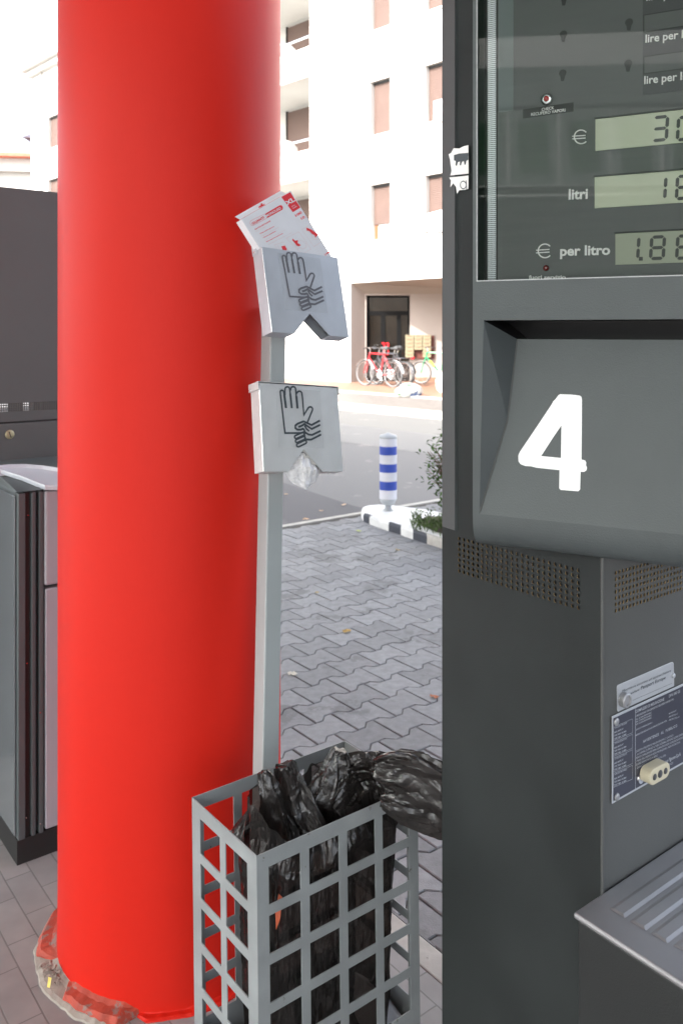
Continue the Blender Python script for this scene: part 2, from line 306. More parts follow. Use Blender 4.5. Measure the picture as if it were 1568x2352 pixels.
for r in range(-12, int(VM / h_)):
    for c in range(-1, 34):
        u0 = U0 + c * p_ + (p_ / 2 if r % 2 else 0); v0 = VM - (int(VM / h_) - r) * h_
        top = [(0, 1), (.17, 1), (.33, -1), (.67, -1), (.83, 1), (1, 1)]
        o = [(u0 + a * p_, v0 + h_ / 2 + s * am) for a, s in top] + [(u0 + a * p_, v0 - h_ / 2 - s * am) for a, s in top[::-1]]
        o = [(min(max(x, U0), 8.0), min(y, VM)) for x, y in o]
        if max(x for x, y in o) - min(x for x, y in o) < .02: continue
        cx_, cy_ = sum(x for x, y in o) / 12, sum(y for x, y in o) / 12; dz = random.uniform(-.0012, .0012)
        tx, ty = random.uniform(-.006, .006), random.uniform(-.006, .006)
        def ring(g, z):
            res = []
            for i, (x, y) in enumerate(o):
                gx = g if x < cx_ else -g; gy = g if y < cy_ else -g
                gx = gx if i in (0, 5, 6, 11) else 0
                res.append(uv(x + gx, y + gy, z + dz + (x - cx_) * tx + (y - cy_) * ty))
            return res
        a_, b_, c_ = ring(gp, -.02), ring(gp, -.003), ring(gp + .003, 0)
        pv.add(a_ + b_ + c_, [[k, (k + 1) % 12, 12 + (k + 1) % 12, 12 + k] for k in range(12)] + [[12 + k, 12 + (k + 1) % 12, 24 + (k + 1) % 12, 24 + k] for k in range(12)] + [list(range(24, 36))])
tag(pv.build('paving', M['paver']), kind='structure')
ks = MB(); ks.box(Fr((0, 0, 0), A, B, UP), 1.472, U0 - .002, -4, VM + .07, -.02, .001); ks.box(Fr((0, 0, 0), A, B, UP), U0, 8, VM + .004, VM + .07, -.02, .001)
tag(ks.build('edging_stone', M['concrete'], bevel=.004), kind='structure')
tag(MB().quad(uv(-9, -6, 0), uv(1.470, -6, 0), uv(1.470, 9, 0), uv(-9, 9, 0)).build('tiled_floor', M['tile']), kind='structure')
tag(MB().box(Fr((0, 0, 0), FE, FN, UP), -60, 40, 11.75, 12.0, -.02, .125).build('kerb', M['kerb'], bevel=.02), kind='structure')
tag(MB().box(Fr((0, 0, 0), FE, FN, UP), -60, 40, 12.004, 14.0, -.02, .12).build('cobbled_pavement', M['cobble']), kind='structure')
tk = MB().box(Fr((0, 0, 0), FE, FN, UP), -60, 40, 14.004, 14.2, -.02, .152); tag(tk.build('terrace_edge', M['kerb'], bevel=.01), kind='structure')
tag(MB().box(Fr((0, 0, 0), FE, FN, UP), -60, 40, 14.204, 24, -.02, .15).build('terrace', M['terra']), kind='structure')

# ------------------------------------------------------------------ the apartment block across the road
BF = Fr((.1975, 24.2, 0), FE, UP, FN)
FS = lambda X: BF.px(X, 760)[0]
blk = thing('apartment_building', tuple(BF.P(0, 0)), 'white plastered four storey apartment building with brown roller shutters across the road', 'building')
wm = MB(); ZT = 15.2
floors = [(4.10, 5.62), (6.97, 8.46), (9.84, 11.3), (12.7, 14.1)]
cols = [(FS(849.8), FS(895.5)), (FS(975.7), FS(975.7) + 1.25), (5.6, 6.4), (8.0, 9.2)]
lcols = [(-19.95, -18.7), (-17, -16), (-14.4, -13.4), (-11.5, -10.5)]
LR = (-7.8, FS(711)); bands = [(3.27, 4.2), (6.13, 7.02), (9.2, 10.1), (12.1, 13.0)]
PS = FS(805)
holes = []; wins = []
for fi, (a, b) in enumerate(floors):
    for ci, (x0, x1) in enumerate(cols + (lcols if fi < 3 else [])):
        hh = (x0, x1, a, b, .22); holes.append(hh); wins.append((x0, x1, a, b, fi, ci))
# loggia openings, one above the other
lo = [(4.2, 6.13), (7.02, 9.2), (10.1, 12.1), (13.0, 14.6)]
for a, b in lo: holes.append((LR[0], LR[1], a, b, 2.0))
holes.append((PS, 8.2, .15, 2.95, .02))
grid_wall(wm, BF, FS(72) - 0, 14, .12, 13.75, [h for h in holes if h[3] < 13.7], depth=.2)
grid_wall(wm, BF, FS(711), 14, 13.75, 17.0, [], depth=.2)
# gable end to the left, roof top
wm.quad(BF.P(FS(72), .12), BF.P(FS(72), 13.75), BF.P(FS(72), 13.75, 10), BF.P(FS(72), .12, 10))
wm.quad(BF.P(FS(72), 13.75), BF.P(FS(711), 13.75), BF.P(FS(711), 13.75, 10), BF.P(FS(72), 13.75, 10))
wm.quad(BF.P(FS(711), 13.75), BF.P(FS(711), 17), BF.P(FS(711), 17, 10), BF.P(FS(711), 13.75, 10))
wm.quad(BF.P(FS(711), 17), BF.P(14, 17), BF.P(14, 17, 10), BF.P(FS(711), 17, 10))
wm.quad(BF.P(FS(72), .12, 10), BF.P(14, .12, 10), BF.P(14, 13.75, 10), BF.P(FS(72), 13.75, 10))
for a, b in lo: wm.quad(BF.P(LR[0], a, 2.0), BF.P(LR[1], a, 2.0), BF.P(LR[1], b, 2.0), BF.P(LR[0], b, 2.0))
wm.build('wall', M['plaster'], blk)
cm = MB().box(BF, FS(72) - .35, FS(711) - .05, 13.76, 14.05, -.45, .3).box(BF, FS(72) - .15, FS(711) - .05, 13.5, 13.75, -.22, -.002)
cm.build('cornice', M['plaster'], blk)
for (x0, x1, a, b, fi, ci) in wins:
    part = ci == 0 and fi in (0, 3); bt = a + (.43 if part else 0)
    if fi == 0 and ci == 1: bt = a
    sh = MB().box(BF, x0 + .012, x1 - .012, bt, b - .07, .15, .17).build('roller_shutter', M['shutter'], blk)
    MB().box(BF, x0 + .015, x1 - .015, b - .068, b - .004, .12, .21).build('shutter_box', M['black'], blk)
    if part or fi == 2 and ci == 0:
        fm = MB(); fm.box(BF, x0 + .01, x0 + .12, a, b, .175, .21); fm.box(BF, x1 - .12, x1 - .01, a, b, .175, .21); fm.box(BF, x0 + .122, x1 - .122, a, a + .06, .175, .21)
        f = fm.build('window_frame', M['wood'], blk)
        MB().box(BF, x0 + .13, x1 - .13, a + .06, b - .1, .2, .208).build('curtain', M['curtain'], f)
    MB().box(BF, x0 - .05, x1 + .05, a - .05, a - .004, -.05, .148).build('window_sill', M['plaster'], blk)
    if ci == 1 and fi == 0: MB().prism(BF, [(x0 + .12, a + .08), (x0 + .17, a + .5), (x1 - .1, a + .6), (x1 - .1, a + .05), (x0 + .3, a)], -.12, -.06).build('planter_shield', M['white'], blk)
    if ci == 1 and fi == 1: MB().box(BF, x0 + .2, x1 - .05, a + .02, a + .55, .1, .14).build('white_blind', M['curtain'], blk)
for k, (a, b) in enumerate(lo[:3]):
    x0, x1 = -5.1, -3.5
    MB().box(BF, x0, x1, a - .0 + .01, b - .12, 1.94, 1.97).build('balcony_shutter', M['shutter'], blk)
    MB().box(BF, x0 - .06, x0 - .004, a + .01, b - .08, 1.9, 1.98).build('balcony_frame', M['black'], blk)
    rl = MB(); rl.box(BF, LR[0] + .05, LR[1] - .03, a + .30, a + .35, .05, .09)
    for i in range(9): rl.box(BF, LR[0] + .2 + i * .55, LR[0] + .24 + i * .55, a, a + .298, .05, .09)
    rl.build('railing', M['chrome'], blk)
    bm_ = MB().lathe([(.5, 0), (.55, .1), (.5, .5), (.3, .68)], BF.P(-3.75, a - .05, .6), n=20); bm_.build('rounded_parapet', M['plaster'], blk, smooth=True)
for (x, z0, z1) in ((FS(98), .2, 13.5), (FS(711) + .5, 3, 3.01)):
    if z1 > 4: MB().tube([BF.P(x, z0, -.06), BF.P(x, z1, -.06)], .04, 8).build('downpipe', M['kerb'], blk)
MB().box(BF, FS(943), FS(952), 3.68, 3.86, -.03, -.003).build('wall_plate', M['cream'], blk)
# porch: wall set back behind the facade, with its sloping soffit
J = BF.P(PS, 0, .57); PF = Fr((J.x, J.y, 0), (1, -.02, 0), UP, (.02, 1, 0))
dx0, dx1 = PF.px(841, 760)[0], PF.px(941, 760)[0]; PZ = 2.66
pm = MB(); grid_wall(pm, PF, -.02, 5.6, .15, PZ, [(dx0, dx1, .15, 2.62, .18)], depth=.18)
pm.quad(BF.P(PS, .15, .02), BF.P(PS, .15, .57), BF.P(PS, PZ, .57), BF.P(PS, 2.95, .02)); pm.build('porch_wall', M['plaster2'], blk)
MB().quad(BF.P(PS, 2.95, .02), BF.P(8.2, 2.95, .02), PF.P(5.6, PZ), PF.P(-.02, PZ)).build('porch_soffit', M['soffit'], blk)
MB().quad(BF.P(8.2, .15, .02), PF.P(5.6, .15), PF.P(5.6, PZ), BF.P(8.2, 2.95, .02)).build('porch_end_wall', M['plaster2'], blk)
MB().box(PF, -.02, dx0 - .02, .151, .27, -.03, -.003).box(PF, dx1 + .02, 5.5, .151, .27, -.03, -.003).build('skirting_step', M['terra'], blk)
dr = MB(); D0, D1 = .10, .16
xs = [dx0 + .005, dx0 + .085]; 
def pxs(X): return PF.px(X, 760, .1)[0]
for x0, x1, z0, z1 in ((dx0 + .004, dx0 + .09, .152, 2.615), (dx1 - .06, dx1 - .004, .152, 2.615), (dx0 + .092, dx1 - .062, 2.56, 2.615), (dx0 + .092, dx1 - .062, 2.05, 2.17), (pxs(874), pxs(884.5), .152, 2.048), (pxs(911), pxs(920), .152, 2.048), (dx0 + .092, pxs(874) - .002, .152, .26), (pxs(884.5) + .002, pxs(911) - .002, .152, .26), (pxs(920) + .002, dx1 - .062, .152, .26)):
    dr.box(PF, x0, x1, z0, z1, D0, D1)
door = dr.build('entrance_door', mat('door_black', (.006, .006, .006), .6, spec=.1), blk)
MB().box(PF, dx0 + .01, dx1 - .01, .16, 2.6, .128, .134).build('door_pane', M['paneg'], door)
MB().box(PF, dx0 + .005, dx1 - .005, .155, 2.6, .9, .92).build('hall_wall', mat('hall_wall', (.50, .38, .29), .8, var=.4, scale=1.5), door)
MB().box(PF, dx0 + .14, dx0 + .19, .155, 2.6, .5, .55).build('hall_post', M['cream'], door)
for X in (882, 891):
    hx = pxs(X); hm = MB().tube([PF.P(hx - .05, 1.24, .1), PF.P(hx, 1.24, .02), PF.P(hx, 1.24, 0), PF.P(hx, .92, 0), PF.P(hx - .05, .92, .1)], .022, 8); hm.build('door_handle', M['cardred'], door)
ml = thing('letter_boxes', tuple(PF.P(PF.px(931, 760)[0], .9, -.1)), 'cream bank of wall letter boxes on brown board right of the entrance door', 'letter boxes')
bx = lambda X: PF.px(X, 760, -.1)[0]
MB().box(PF, bx(933), bx(997), .80, 1.47, -.05, -.004).build('backboard', M['brown'], ml)
for ci, (X0, X1, nrow, skip) in enumerate(((930.5, 949.5, 6, 0), (950.5, 969, 4, 0), (970, 989, 6, 0))):
    for r in range(nrow):
        z1 = 1.485 - r * .108; lb = MB().box(PF, bx(X0) + .004, bx(X1) - .004, z1 - .1, z1, -.17, -.054).build('letter_box', M['cream'], ml, bevel=.005)
        MB().box(PF, bx(X0) + .04, bx(X1) - .04, z1 - .04, z1 - .025, -.176, -.171).build('slot', M['brown'], lb)
# far house at the left edge
hf = Fr((-22.5, 48, 0), (1, .12, 0), UP, (-.12, 1, 0)); hs_ = thing('far_house', tuple(hf.O), 'distant pale house with a low red tiled roof beyond the apartment block', 'house')
hz = lambda y: CH + (CY - y) / FP * 48
MB().box(hf, -6, 5.2, 0, hz(352), 0, 9).build('wall', M['plaster'], hs_)
MB().add([hf.P(-6.6, hz(348), -.7), hf.P(5.6, hz(352), -.7), hf.P(5.6, hz(352), 9.6), hf.P(-6.6, hz(348), 9.6), hf.P(-4, hz(318), 4.3), hf.P(4.5, hz(318), 4.3),
          hf.P(-6.6, hz(360), -.7), hf.P(5.6, hz(360), -.7), hf.P(5.6, hz(360), 9.6), hf.P(-6.6, hz(360), 9.6)],
         [[0, 1, 5, 4], [1, 2, 5], [2, 3, 4, 5], [3, 0, 4], [0, 6, 7, 1], [1, 7, 8, 2], [6, 9, 8, 7], [3, 9, 6, 0]]).build('roof', M['roof'], hs_)
MB().box(hf, -6.3, 5.4, hz(392), hz(387), -.5, -.01).build('string_course', M['plaster'], hs_)
MB().tube([hf.P(-1.5 + 4.0, 0, -.1), hf.P(2.5, hz(392), -.1)], .06, 8).build('downpipe', M['kerb'], hs_)
pk = thing('dark_gable_roof', (-20.0, 56, 0), 'small dark pointed roof peeping out beside the apartment block', 'roof')
pf = Fr((-20.4, 56, 0), (1, 0, 0), UP, (0, 1, 0)); pz = lambda y: CH + (CY - y) / FP * 56
MB().prism(pf, [(-.6, pz(314)), (1.8, pz(322)), (1.8, pz(290)), (.9, pz(298))], 0, 4).build('tiles', mat('slate', (.09, .09, .12), .7), pk)
MB().box(pf, -.2, 1.7, 0, pz(324), .4, 3.6).build('wall', M['plaster'], pk)

# ------------------------------------------------------------------ canopy over the pumps and the station kiosk behind
can = thing('canopy', tuple(sn(0, 2.0, 0)), 'wide flat forecourt canopy roof held up by the red column', 'canopy')
CN = 2.87; cf = Fr((0, 0, 0), FE, FN, UP)
MB().box(cf, -13, 13, -8, CN, 5.2, 5.6).build('roof_slab', M['fascia'], can)
kf = Fr(tuple(V((-12.3, -10.4, 0))), (.665, -.79, 0), UP, (-.79, -.665, 0))
ki = thing('station_kiosk', tuple(kf.O), 'station kiosk behind the pumps topped by green panels made to glow in the pump glass', 'kiosk')
MB().box(kf, -9, 10, 0, 4.5, 0, 4).build('wall', M['fascia'], ki)
def glow_sheet(name, c):                              # translucent sheet, added so backlit panels show up in the pump glass
    m = bpy.data.materials.new(name); m.use_nodes = True; n = m.node_tree.nodes; l = m.node_tree.links; n.remove(n['Principled BSDF'])
    t = n.new('ShaderNodeBsdfTranslucent'); t.inputs[0].default_value = (*c, 1); d = n.new('ShaderNodeBsdfDiffuse'); d.inputs[0].default_value = (*c, 1); mx = n.new('ShaderNodeMixShader'); mx.inputs[0].default_value = .25
    l.new(t.outputs[0], mx.inputs[1]); l.new(d.outputs[0], mx.inputs[2]); l.new(mx.outputs[0], n['Material Output'].inputs[0]); return m
gA, gB, gC = glow_sheet('pale_green_glow', (.66, .80, .72)), glow_sheet('green_glow', (.06, .26, .09)), glow_sheet('white_glow', (.62, .70, .68))
for i in range(17):
    x = -8.8 + i * 1.08; fm_ = MB(); grid_wall(fm_, kf, x + .02, x + 1.04, 4.75, 6.35, [(x + .22, x + .84, 5.0, 6.1, .03)]); pn = fm_.build('glow_panel', gA, ki)
    MB().quad(kf.P(x + .22, 5.0, .03), kf.P(x + .84, 5.0, .03), kf.P(x + .84, 6.1, .03), kf.P(x + .22, 6.1, .03)).build('panel_field', gB, pn)
MB().quad(kf.P(-9, 6.45), kf.P(10, 6.45), kf.P(10, 7.3), kf.P(-9, 7.3)).build('upper_glow_sheet', gC, ki)
MB().box(kf, -9, 9.8, 6.36, 6.44, -.1, -.003).build('ledge', M['black'], ki)
MB().box(kf, -9, 9.8, 4.55, 4.7, -.1, -.003).build('ledge', M['black'], ki)

# ------------------------------------------------------------------ the red column
CC = V((-.4538, 2.2854, 0))
rc = thing('red_column', tuple(CC), 'thick glossy red round column of the canopy with a chipped base', 'column')
mb = MB(); mb.lathe([(.2935, -.02), (.293, .0), (.2915, .06), (.29, .14), (.29, 2), (.29, 5.19)], CC, n=128); mb.build('shaft', M['red'], rc, smooth=True)
def collar(r_in, r0, amp, z0, z1, seed, a0, a1, n=220, slope=.6):
    mb = MB(); rows = []
    for i in range(n + 1):
        th = a0 + (a1 - a0) * i / n; row = []
        for j, (t, z) in enumerate(((0, z1 + .012), (.35, z1), (.8, z1 * .85), (.97, z1 * .45), (1, z0))):
            q = V((math.cos(th) * 3, math.sin(th) * 3, seed)); o_ = r0 + amp * (noise.noise(q * 1.5) + .5 * noise.noise(q * 5))
            fade = min(1, (th - a0) / .15, (a1 - th) / .15); fade = max(.15, fade); rr = r_in + (o_ * fade) * t; zz = z * (.7 + .3 * fade) + (.0035 * noise.noise(q * 6 + V((0, 0, t * 5))) if 0 < t < 1 else 0)
            row.append(CC + V((math.cos(th) * rr, math.sin(th) * rr, zz)))
        rows.append(row)
    for i in range(n):
        for j in range(4): mb.quad(rows[i][j], rows[i + 1][j], rows[i + 1][j + 1], rows[i][j + 1])
    return mb
collar(.285, .060, .009, 0, .010, 3, R(120), R(262)).build('mortar_bed', M['mortar'], rc)
collar(.285, .054, .008, 0, .026, 3.2, R(125), R(208)).build('painted_collar', M['wornred'], rc, smooth=True)
collar(.285, .046, .008, 0, .022, 8.2, R(222), R(268)).build('painted_collar', M['wornred'], rc, smooth=True)
collar(.285, .026, .004, 0, .007, 5.2, R(262), R(335)).build('red_flange', M['red'], rc)
rb = MB()
for i in range(34):
    th = R(random.uniform(207, 223)); rr = random.uniform(.30, .335); c = CC + V((math.cos(th) * rr, math.sin(th) * rr, random.uniform(.004, .03))); s_ = random.uniform(.004, .011)
    vs = [c + V((random.uniform(-1, 1), random.uniform(-1, 1), random.uniform(-.7, .7))) * s_ for _ in range(6)]
    rb.add(vs, [[0, 1, 2], [0, 2, 3], [0, 3, 4], [1, 2, 5], [2, 3, 5], [3, 4, 5], [0, 1, 4], [1, 4, 5]])
rb.build('rubble', M['mortar'], rc)
c = CC + V((math.cos(R(222)) * .338, math.sin(R(222)) * .338, .03)); MB().add([c + V((-.004, -.002, -.012)), c + V((.004, -.005, -.012)), c + V((.006, .001, .008)), c + V((-.002, .002, .010))], [[0, 1, 2, 3]]).build('yellow_chip', mat('yellow_chip', (.75, .6, .15), .6), rc)

# ------------------------------------------------------------------ the post with the two glove dispensers
m0, m1 = sight(621, 820, 2.085), sight(603.2, 1780, 1.965)
ax = (m0 - m1).normalized(); pb = m1 - ax * (m1.z / ax.z); pt = m0 + ax * ((1.66 - m0.z) / ax.z); ps = .0448
PO = Fr(pb, A, ax, B); hgt = (pt - pb).length
pst = thing('sheet_metal_post', tuple(pb), 'slim square grey post standing before the red column', 'post')
MB().box(PO, 0, ps, 0, hgt, 0, ps).build('tube', M['post'], pst, bevel=.003)
MB().box(PO, -.03, ps + .03, 0, .006, -.03, ps + .03).build('foot_plate', M['post'], pst)
def dispenser(name, O, ex, ey, ez, w_, h_, d_, notch, label, met):
    fr = Fr(O, ex, ey, ez); t = thing(name, tuple(O), label, 'dispenser', 'glove dispensers on the post'); th = .0012
    mb = MB(); (ax_, ay), (lx, rx) = notch
    for dd in (0, d_ - th):                      # front and back sheets, each of two halves meeting above the notch
        mb.prism(fr, [(0, -h_), (lx, -h_), (ax_, ay), (ax_, 0), (0, 0)], dd, dd + th)
        mb.prism(fr, [(rx, -h_), (w_, -h_), (w_, 0), (ax_ + .00002, 0), (ax_ + .00002, ay)], dd, dd + th)
    mb.box(fr, 0, th, -h_, 0, th + .0001, d_ - th - .0001).box(fr, w_ - th, w_, -h_, 0, th + .0001, d_ - th - .0001)
    mb.box(fr, th + .0001, lx, -h_, -h_ + th, th + .0001, d_ - th - .0001).box(fr, rx, w_ - th - .0001, -h_, -h_ + th, th + .0001, d_ - th - .0001)
    mb.build('housing', met, t)
    # folded seam along the lower left corner
    MB().tube([fr.P(.0, -h_ + .001, 0), fr.P(0, -.002, 0)], .0011, 6).build('seam', M['chrome'], t)
    return t, fr
def reg5(fr, x, y, d=0): return fr.px((900 + x / 2.851) / 1.7417, (1350 + y / 2.851) / 1.7417, d)
lowR = [[.809, -.074, -.582], [.579, .261, .772], [-.094, .963, -.254]]
upR = [[.77, -.137, -.623], [.635, .249, .73], [-.055, .959, -.278]]
cx3 = lambda m, k: V((m[0][k], m[1][k], m[2][k]))
fr0 = Fr((-.1927, 2.0, 1.4784), cx3(lowR, 0), cx3(lowR, 1), cx3(lowR, 2))
r5 = lambda x, y, d=0: reg5(fr0, x, y, d)
LW, LH, LD = .224, .207, .04
n0 = (r5(900, 1275), (r5(720, 1530)[0], r5(1112, 1530)[0]))
low, fl = dispenser('glove_dispenser', (-.1927, 2.0, 1.4784), cx3(lowR, 0), cx3(lowR, 1), cx3(lowR, 2), LW, LH, LD, n0, 'lower closed metal glove dispenser with clear plastic gloves hanging from its notch', M['alu'])
ld = MB(); ld.box(fl, -.004, LW + .004, .0022, .0038, -.002, LD + .003); ld.box(fl, -.0045, -.0025, -.016, .0021, -.002, LD + .003); ld.box(fl, LW + .0025, LW + .0045, -.016, .0021, -.002, LD + .003)
lid = ld.build('lid', M['alu'], low, bevel=.0006)
MB().lathe([(.0028, 0), (.0026, .0015), (.001, .0022)], fl.P(-.0046, -.011, LD - .004), -fl.ex, 12).build('rivet', M['chrome'], lid, smooth=True)
for k in range(4): MB().lathe([(.0028, 0), (.0022, .0005)], fl.P(-.0003, (-.05, -.066, -.155, -.175)[k], LD * .45), -fl.ex, 12).build('dent', M['alu'], low, smooth=True)
UW, UH, UD = .229, .208, .038
fu0 = Fr((-.1868, 2.0, 1.797), cx3(upR, 0), cx3(upR, 1), cx3(upR, 2))
r4 = lambda x, y, d=0: fu0.px((900 + x / 2.851) / 1.7417, (700 + y / 2.851) / 1.7417, d)
n1 = (r4(965, 1580), (r4(790, 1812)[0], r4(1198, 1835)[0]))
upd, fu = dispenser('glove_dispenser', (-.1868, 2.0, 1.797), cx3(upR, 0), cx3(upR, 1), cx3(upR, 2), UW, UH, UD, n1, 'upper open metal glove dispenser with a card glove box stuck in its top', M['alu_up'])
hb = MB().box(fu, -.0032, -.0012, -.012, .028, UD - .020, UD - .001).build('hinge_lug', M['alu_up'], upd, bevel=.0008)
MB().lathe([(.0030, 0), (.0026, .0012)], fu.P(-.0033, -.004, UD - .010), -fu.ex, 14).build('rivet', M['chrome'], hb, smooth=True)
MB().box(fu, .004, UW - .004, .0, .010, UD + .001, UD + .0024).build('back_lip', M['alu_up'], upd)
for fr_, t in ((fl, low), (fu, upd)): MB().box(fr_, .03, .075, -.17, -.04, (LD if fr_ is fl else UD) + .0005, .075).build('mounting_bracket', M['post'], t)
def arc(cx_, cy_, r, a0, a1, n=8, ry=None): return [(cx_ + r * math.cos(R(a0 + (a1 - a0) * i / n)), cy_ - (ry or r) * math.sin(R(a0 + (a1 - a0) * i / n))) for i in range(n + 1)]
def caps(p, q, r, n=6):
    p, q = V(p), V(q); t = (q - p).normalized(); a = math.degrees(math.atan2(-t.y, t.x))
    return [(q.x + r * math.cos(R(a - 90 + 180 * i / n)), q.y - r * math.sin(R(a - 90 + 180 * i / n))) for i in range(n + 1)] + [(p.x + r * math.cos(R(a + 90 + 180 * i / n)), p.y - r * math.sin(R(a + 90 + 180 * i / n))) for i in range(n + 1)]
STROKES = [
 ([(850, 1091), (683, 1091), (630, 640)] + arc(648, 622, 19, 180, 20, 6) + [(676, 660)], 15, 0),
 ([(674, 650), (694, 806)], 22, 0),
 ([(683, 660), (682, 600)] + arc(709, 590, 26, 170, 10, 8) + [(740, 620), (762, 806)], 15, 0),
 ([(742, 640), (760, 808)], 20, 0),
 ([(745, 605)] + arc(775, 590, 28, 165, 0, 8) + [(808, 640), (828, 812)], 16, 0),
 ([(812, 670), (825, 812)], 22, 0),
 ([(816, 640)] + arc(846, 642, 28, 165, 10, 8) + [(880, 680), (897, 885), (942, 812)] + arc(970, 820, 27, 145, -30, 8) + [(938, 968)], 15, 0),
 ([(1080, 948), (985, 1000), (893, 958), (825, 985), (800, 1005), (800, 1035), (822, 1052), (862, 1052), (895, 1040)], 17, 0),
 ([(835, 1022), (868, 1010), (903, 988), (985, 1045), (1083, 998)], 17, 0),
 ([(893, 1040), (912, 1085), (950, 1108), (990, 1113), (1088, 1066)], 17, 0),
 ([(905, 1005), (928, 1046), (958, 1070)], 15, 0),
 ([(912, 1163), (978, 1167), (1093, 1108)], 17, 0),
 ([(812, 1098), (876, 1088), (902, 1078), (906, 1120), (908, 1160)], 15, 0),
 (caps((808, 1136), (882, 1104), 18), 14, 1), (caps((818, 1182), (895, 1148), 18), 14, 1), (caps((832, 1230), (908, 1194), 19), 14, 1)]
def pictogram(fr, par, m):
    mb = MB()
    for i, (pts, wd, cl) in enumerate(STROKES):
        q = [r5(x, y) for x, y in pts]; mb.ribbon(fr, q, wd * .00029, -.0006 - i * .00004, bool(cl))
    mb.build('glove_pictogram', m, par)
    a_ = r5(575, 575); b_ = r5(1105, 1262)
    MB().box(fr, a_[0], b_[0] + .006, b_[1], a_[1], -.00045, -.0003).build('clear_sticker', M['tape'], par)
pictogram(fl, low, M['ink']); pictogram(fu, upd, M['ink2'])
# clear gloves bulging out of the lower notch
gl = MB(); rows = []
for i in range(15):
    v = i / 14; row = []
    for j in range(19):
        u = j / 18 * 2 - 1
        y = -.158 - v * .085; hw = .047 * (v / .5) + .001 if v < .5 else .048 * math.sqrt(max(.02, 1 - ((v - .5) / .5) ** 2))
        x = n0[0][0] + .001 + u * hw; yy = y - (.006 * (1 - u * u) * v)
        q = V((x * 70, yy * 45, 2)); bulge = -.016 * math.sin(v * math.pi * .9) * (1 - u * u) + .008 * noise.noise(q * 1.2)
        row.append(fl.P(x + .0015 * noise.noise(q * 2), yy, .012 + bulge))
    rows.append(row)
for i in range(14):
    for j in range(18): gl.quad(rows[i][j], rows[i][j + 1], rows[i + 1][j + 1], rows[i + 1][j])
cg = gl.build('plastic_gloves', M['clear'], None, smooth=True, origin=fl.P(n0[0][0], -.2, .01)); tag(cg, 'crumpled clear plastic gloves poking out of the lower dispenser', 'gloves')
pa_ = r5(900, 1290, .004); MB().prism(fl, [(n0[0][0] - .044, -.190), (n0[0][0] + .044, -.190), (n0[0][0], -.142)], .006, .0075).build('paper_insert', mat('paper_insert', (.75, .74, .72), .7), low)
mb = MB(); mb.ribbon(fl, [(n0[0][0] + .009 * math.cos(R(a)), -.170 + .009 * math.sin(R(a))) for a in range(0, 181, 20)], .0016, .0055); mb.build('hanging_hole', M['ink2'], low)
# card box of gloves in the upper dispenser
dC = .008
gTL, gTR, gBR = V(r4(185, 505, dC)), V(r4(748, 180, dC)), V(r4(1305, 908, dC))
gx = (gTR - gTL).normalized(); gy = V((-gx.y, gx.x)); GW = (gTR - gTL).length; GH = abs((gBR - gTR).dot(gy))
gO = fu.P(gTL.x, gTL.y, dC); gfr = Fr(gO, fu.ex * gx.x + fu.ey * gx.y, fu.ex * gy.x + fu.ey * gy.y, fu.ez)
gb = thing('glove_box', tuple(gO), 'white and red card box of disposable gloves tilted in the upper dispenser', 'glove box')
mb = MB().box(gfr, 0, GW, -GH * .97, 0, 0, .022); mb.build('carton', M['card'], gb, bevel=.0008)
MB().add([gfr.P(-.002, 0.0006, .002), gfr.P(GW * .9, .0006, .002), gfr.P(GW * .9, .013, .012), gfr.P(-.002, .013, .012), gfr.P(-.002, .012, .0135), gfr.P(GW * .9, .012, .0135)],
         [[0, 1, 2, 3], [3, 2, 5, 4]]).build('hang_tab', M['card'], gb)
g4 = lambda x, y: gfr.px((900 + x / 2.851) / 1.7417, (700 + y / 2.851) / 1.7417)
rd = MB(); wt = MB(); pk_ = MB()
hp_ = [g4(385, 360), g4(412, 345), g4(415, 320), g4(428, 318), g4(436, 335), g4(462, 325), g4(455, 342), g4(392, 372)]
hh_ = MB(); hh_.prism(Fr(gfr.P(0, 0, .008), gfr.ex, gfr.ey, gfr.ez), [(x, y) for x, y in hp_], -.0062, -.006); hh_.build('hanging_hole', M['cardred'], gb); xl = MB(); ti = MB()
xl.quad(*[gfr.P(*g4(*p), -.0003) for p in ((640, 250), (742, 197), (860, 372), (772, 425))][::-1])
q = [(455, 445), (620, 347), (645, 345), (660, 372), (655, 395), (480, 492)]; ti.quad(*[gfr.P(*g4(*p), -.0003) for p in q][::-1]); xl.build('size_label', M['cardred'], gb); ti.build('title_bar', M['cardred'], gb)
rd.ribbon(gfr, [g4(*p) for p in ((455, 445), (305, 515), (285, 535), (288, 560), (305, 578), (325, 575), (480, 492))], .0005, -.0003)
text(wt, gfr, 'XL', g4(705, 350), g4(800, 295), -.0006, cap=.011, bold=.03)
text(wt, gfr, 'MONOUSO', g4(475, 480), g4(640, 388), -.0006, cap=.0060, bold=.025)
text(wt, gfr, 'per uso', g4(760, 365), g4(800, 345), -.0006); text(wt, gfr, 'da adulti', g4(772, 388), g4(818, 362), -.0006)
text(rd, gfr, 'GUANTI', g4(315, 570), g4(450, 495), -.0006, cap=.0060, bold=.03)
text(rd, gfr, 'IN POLIETILENE', g4(345, 628), g4(520, 530), -.0003, cap=.0030, bold=.03)
text(rd, gfr, '100', g4(808, 478), g4(880, 435), -.0003, cap=.0062, bold=.035); text(rd, gfr, '10', g4(872, 510), g4(912, 488), -.0003, cap=.0058, bold=.035)
text(pk_, gfr, 'pezzi', g4(890, 430), g4(908, 420), -.0003); text(pk_, gfr, 'µm', g4(920, 490), g4(938, 478), -.0003)
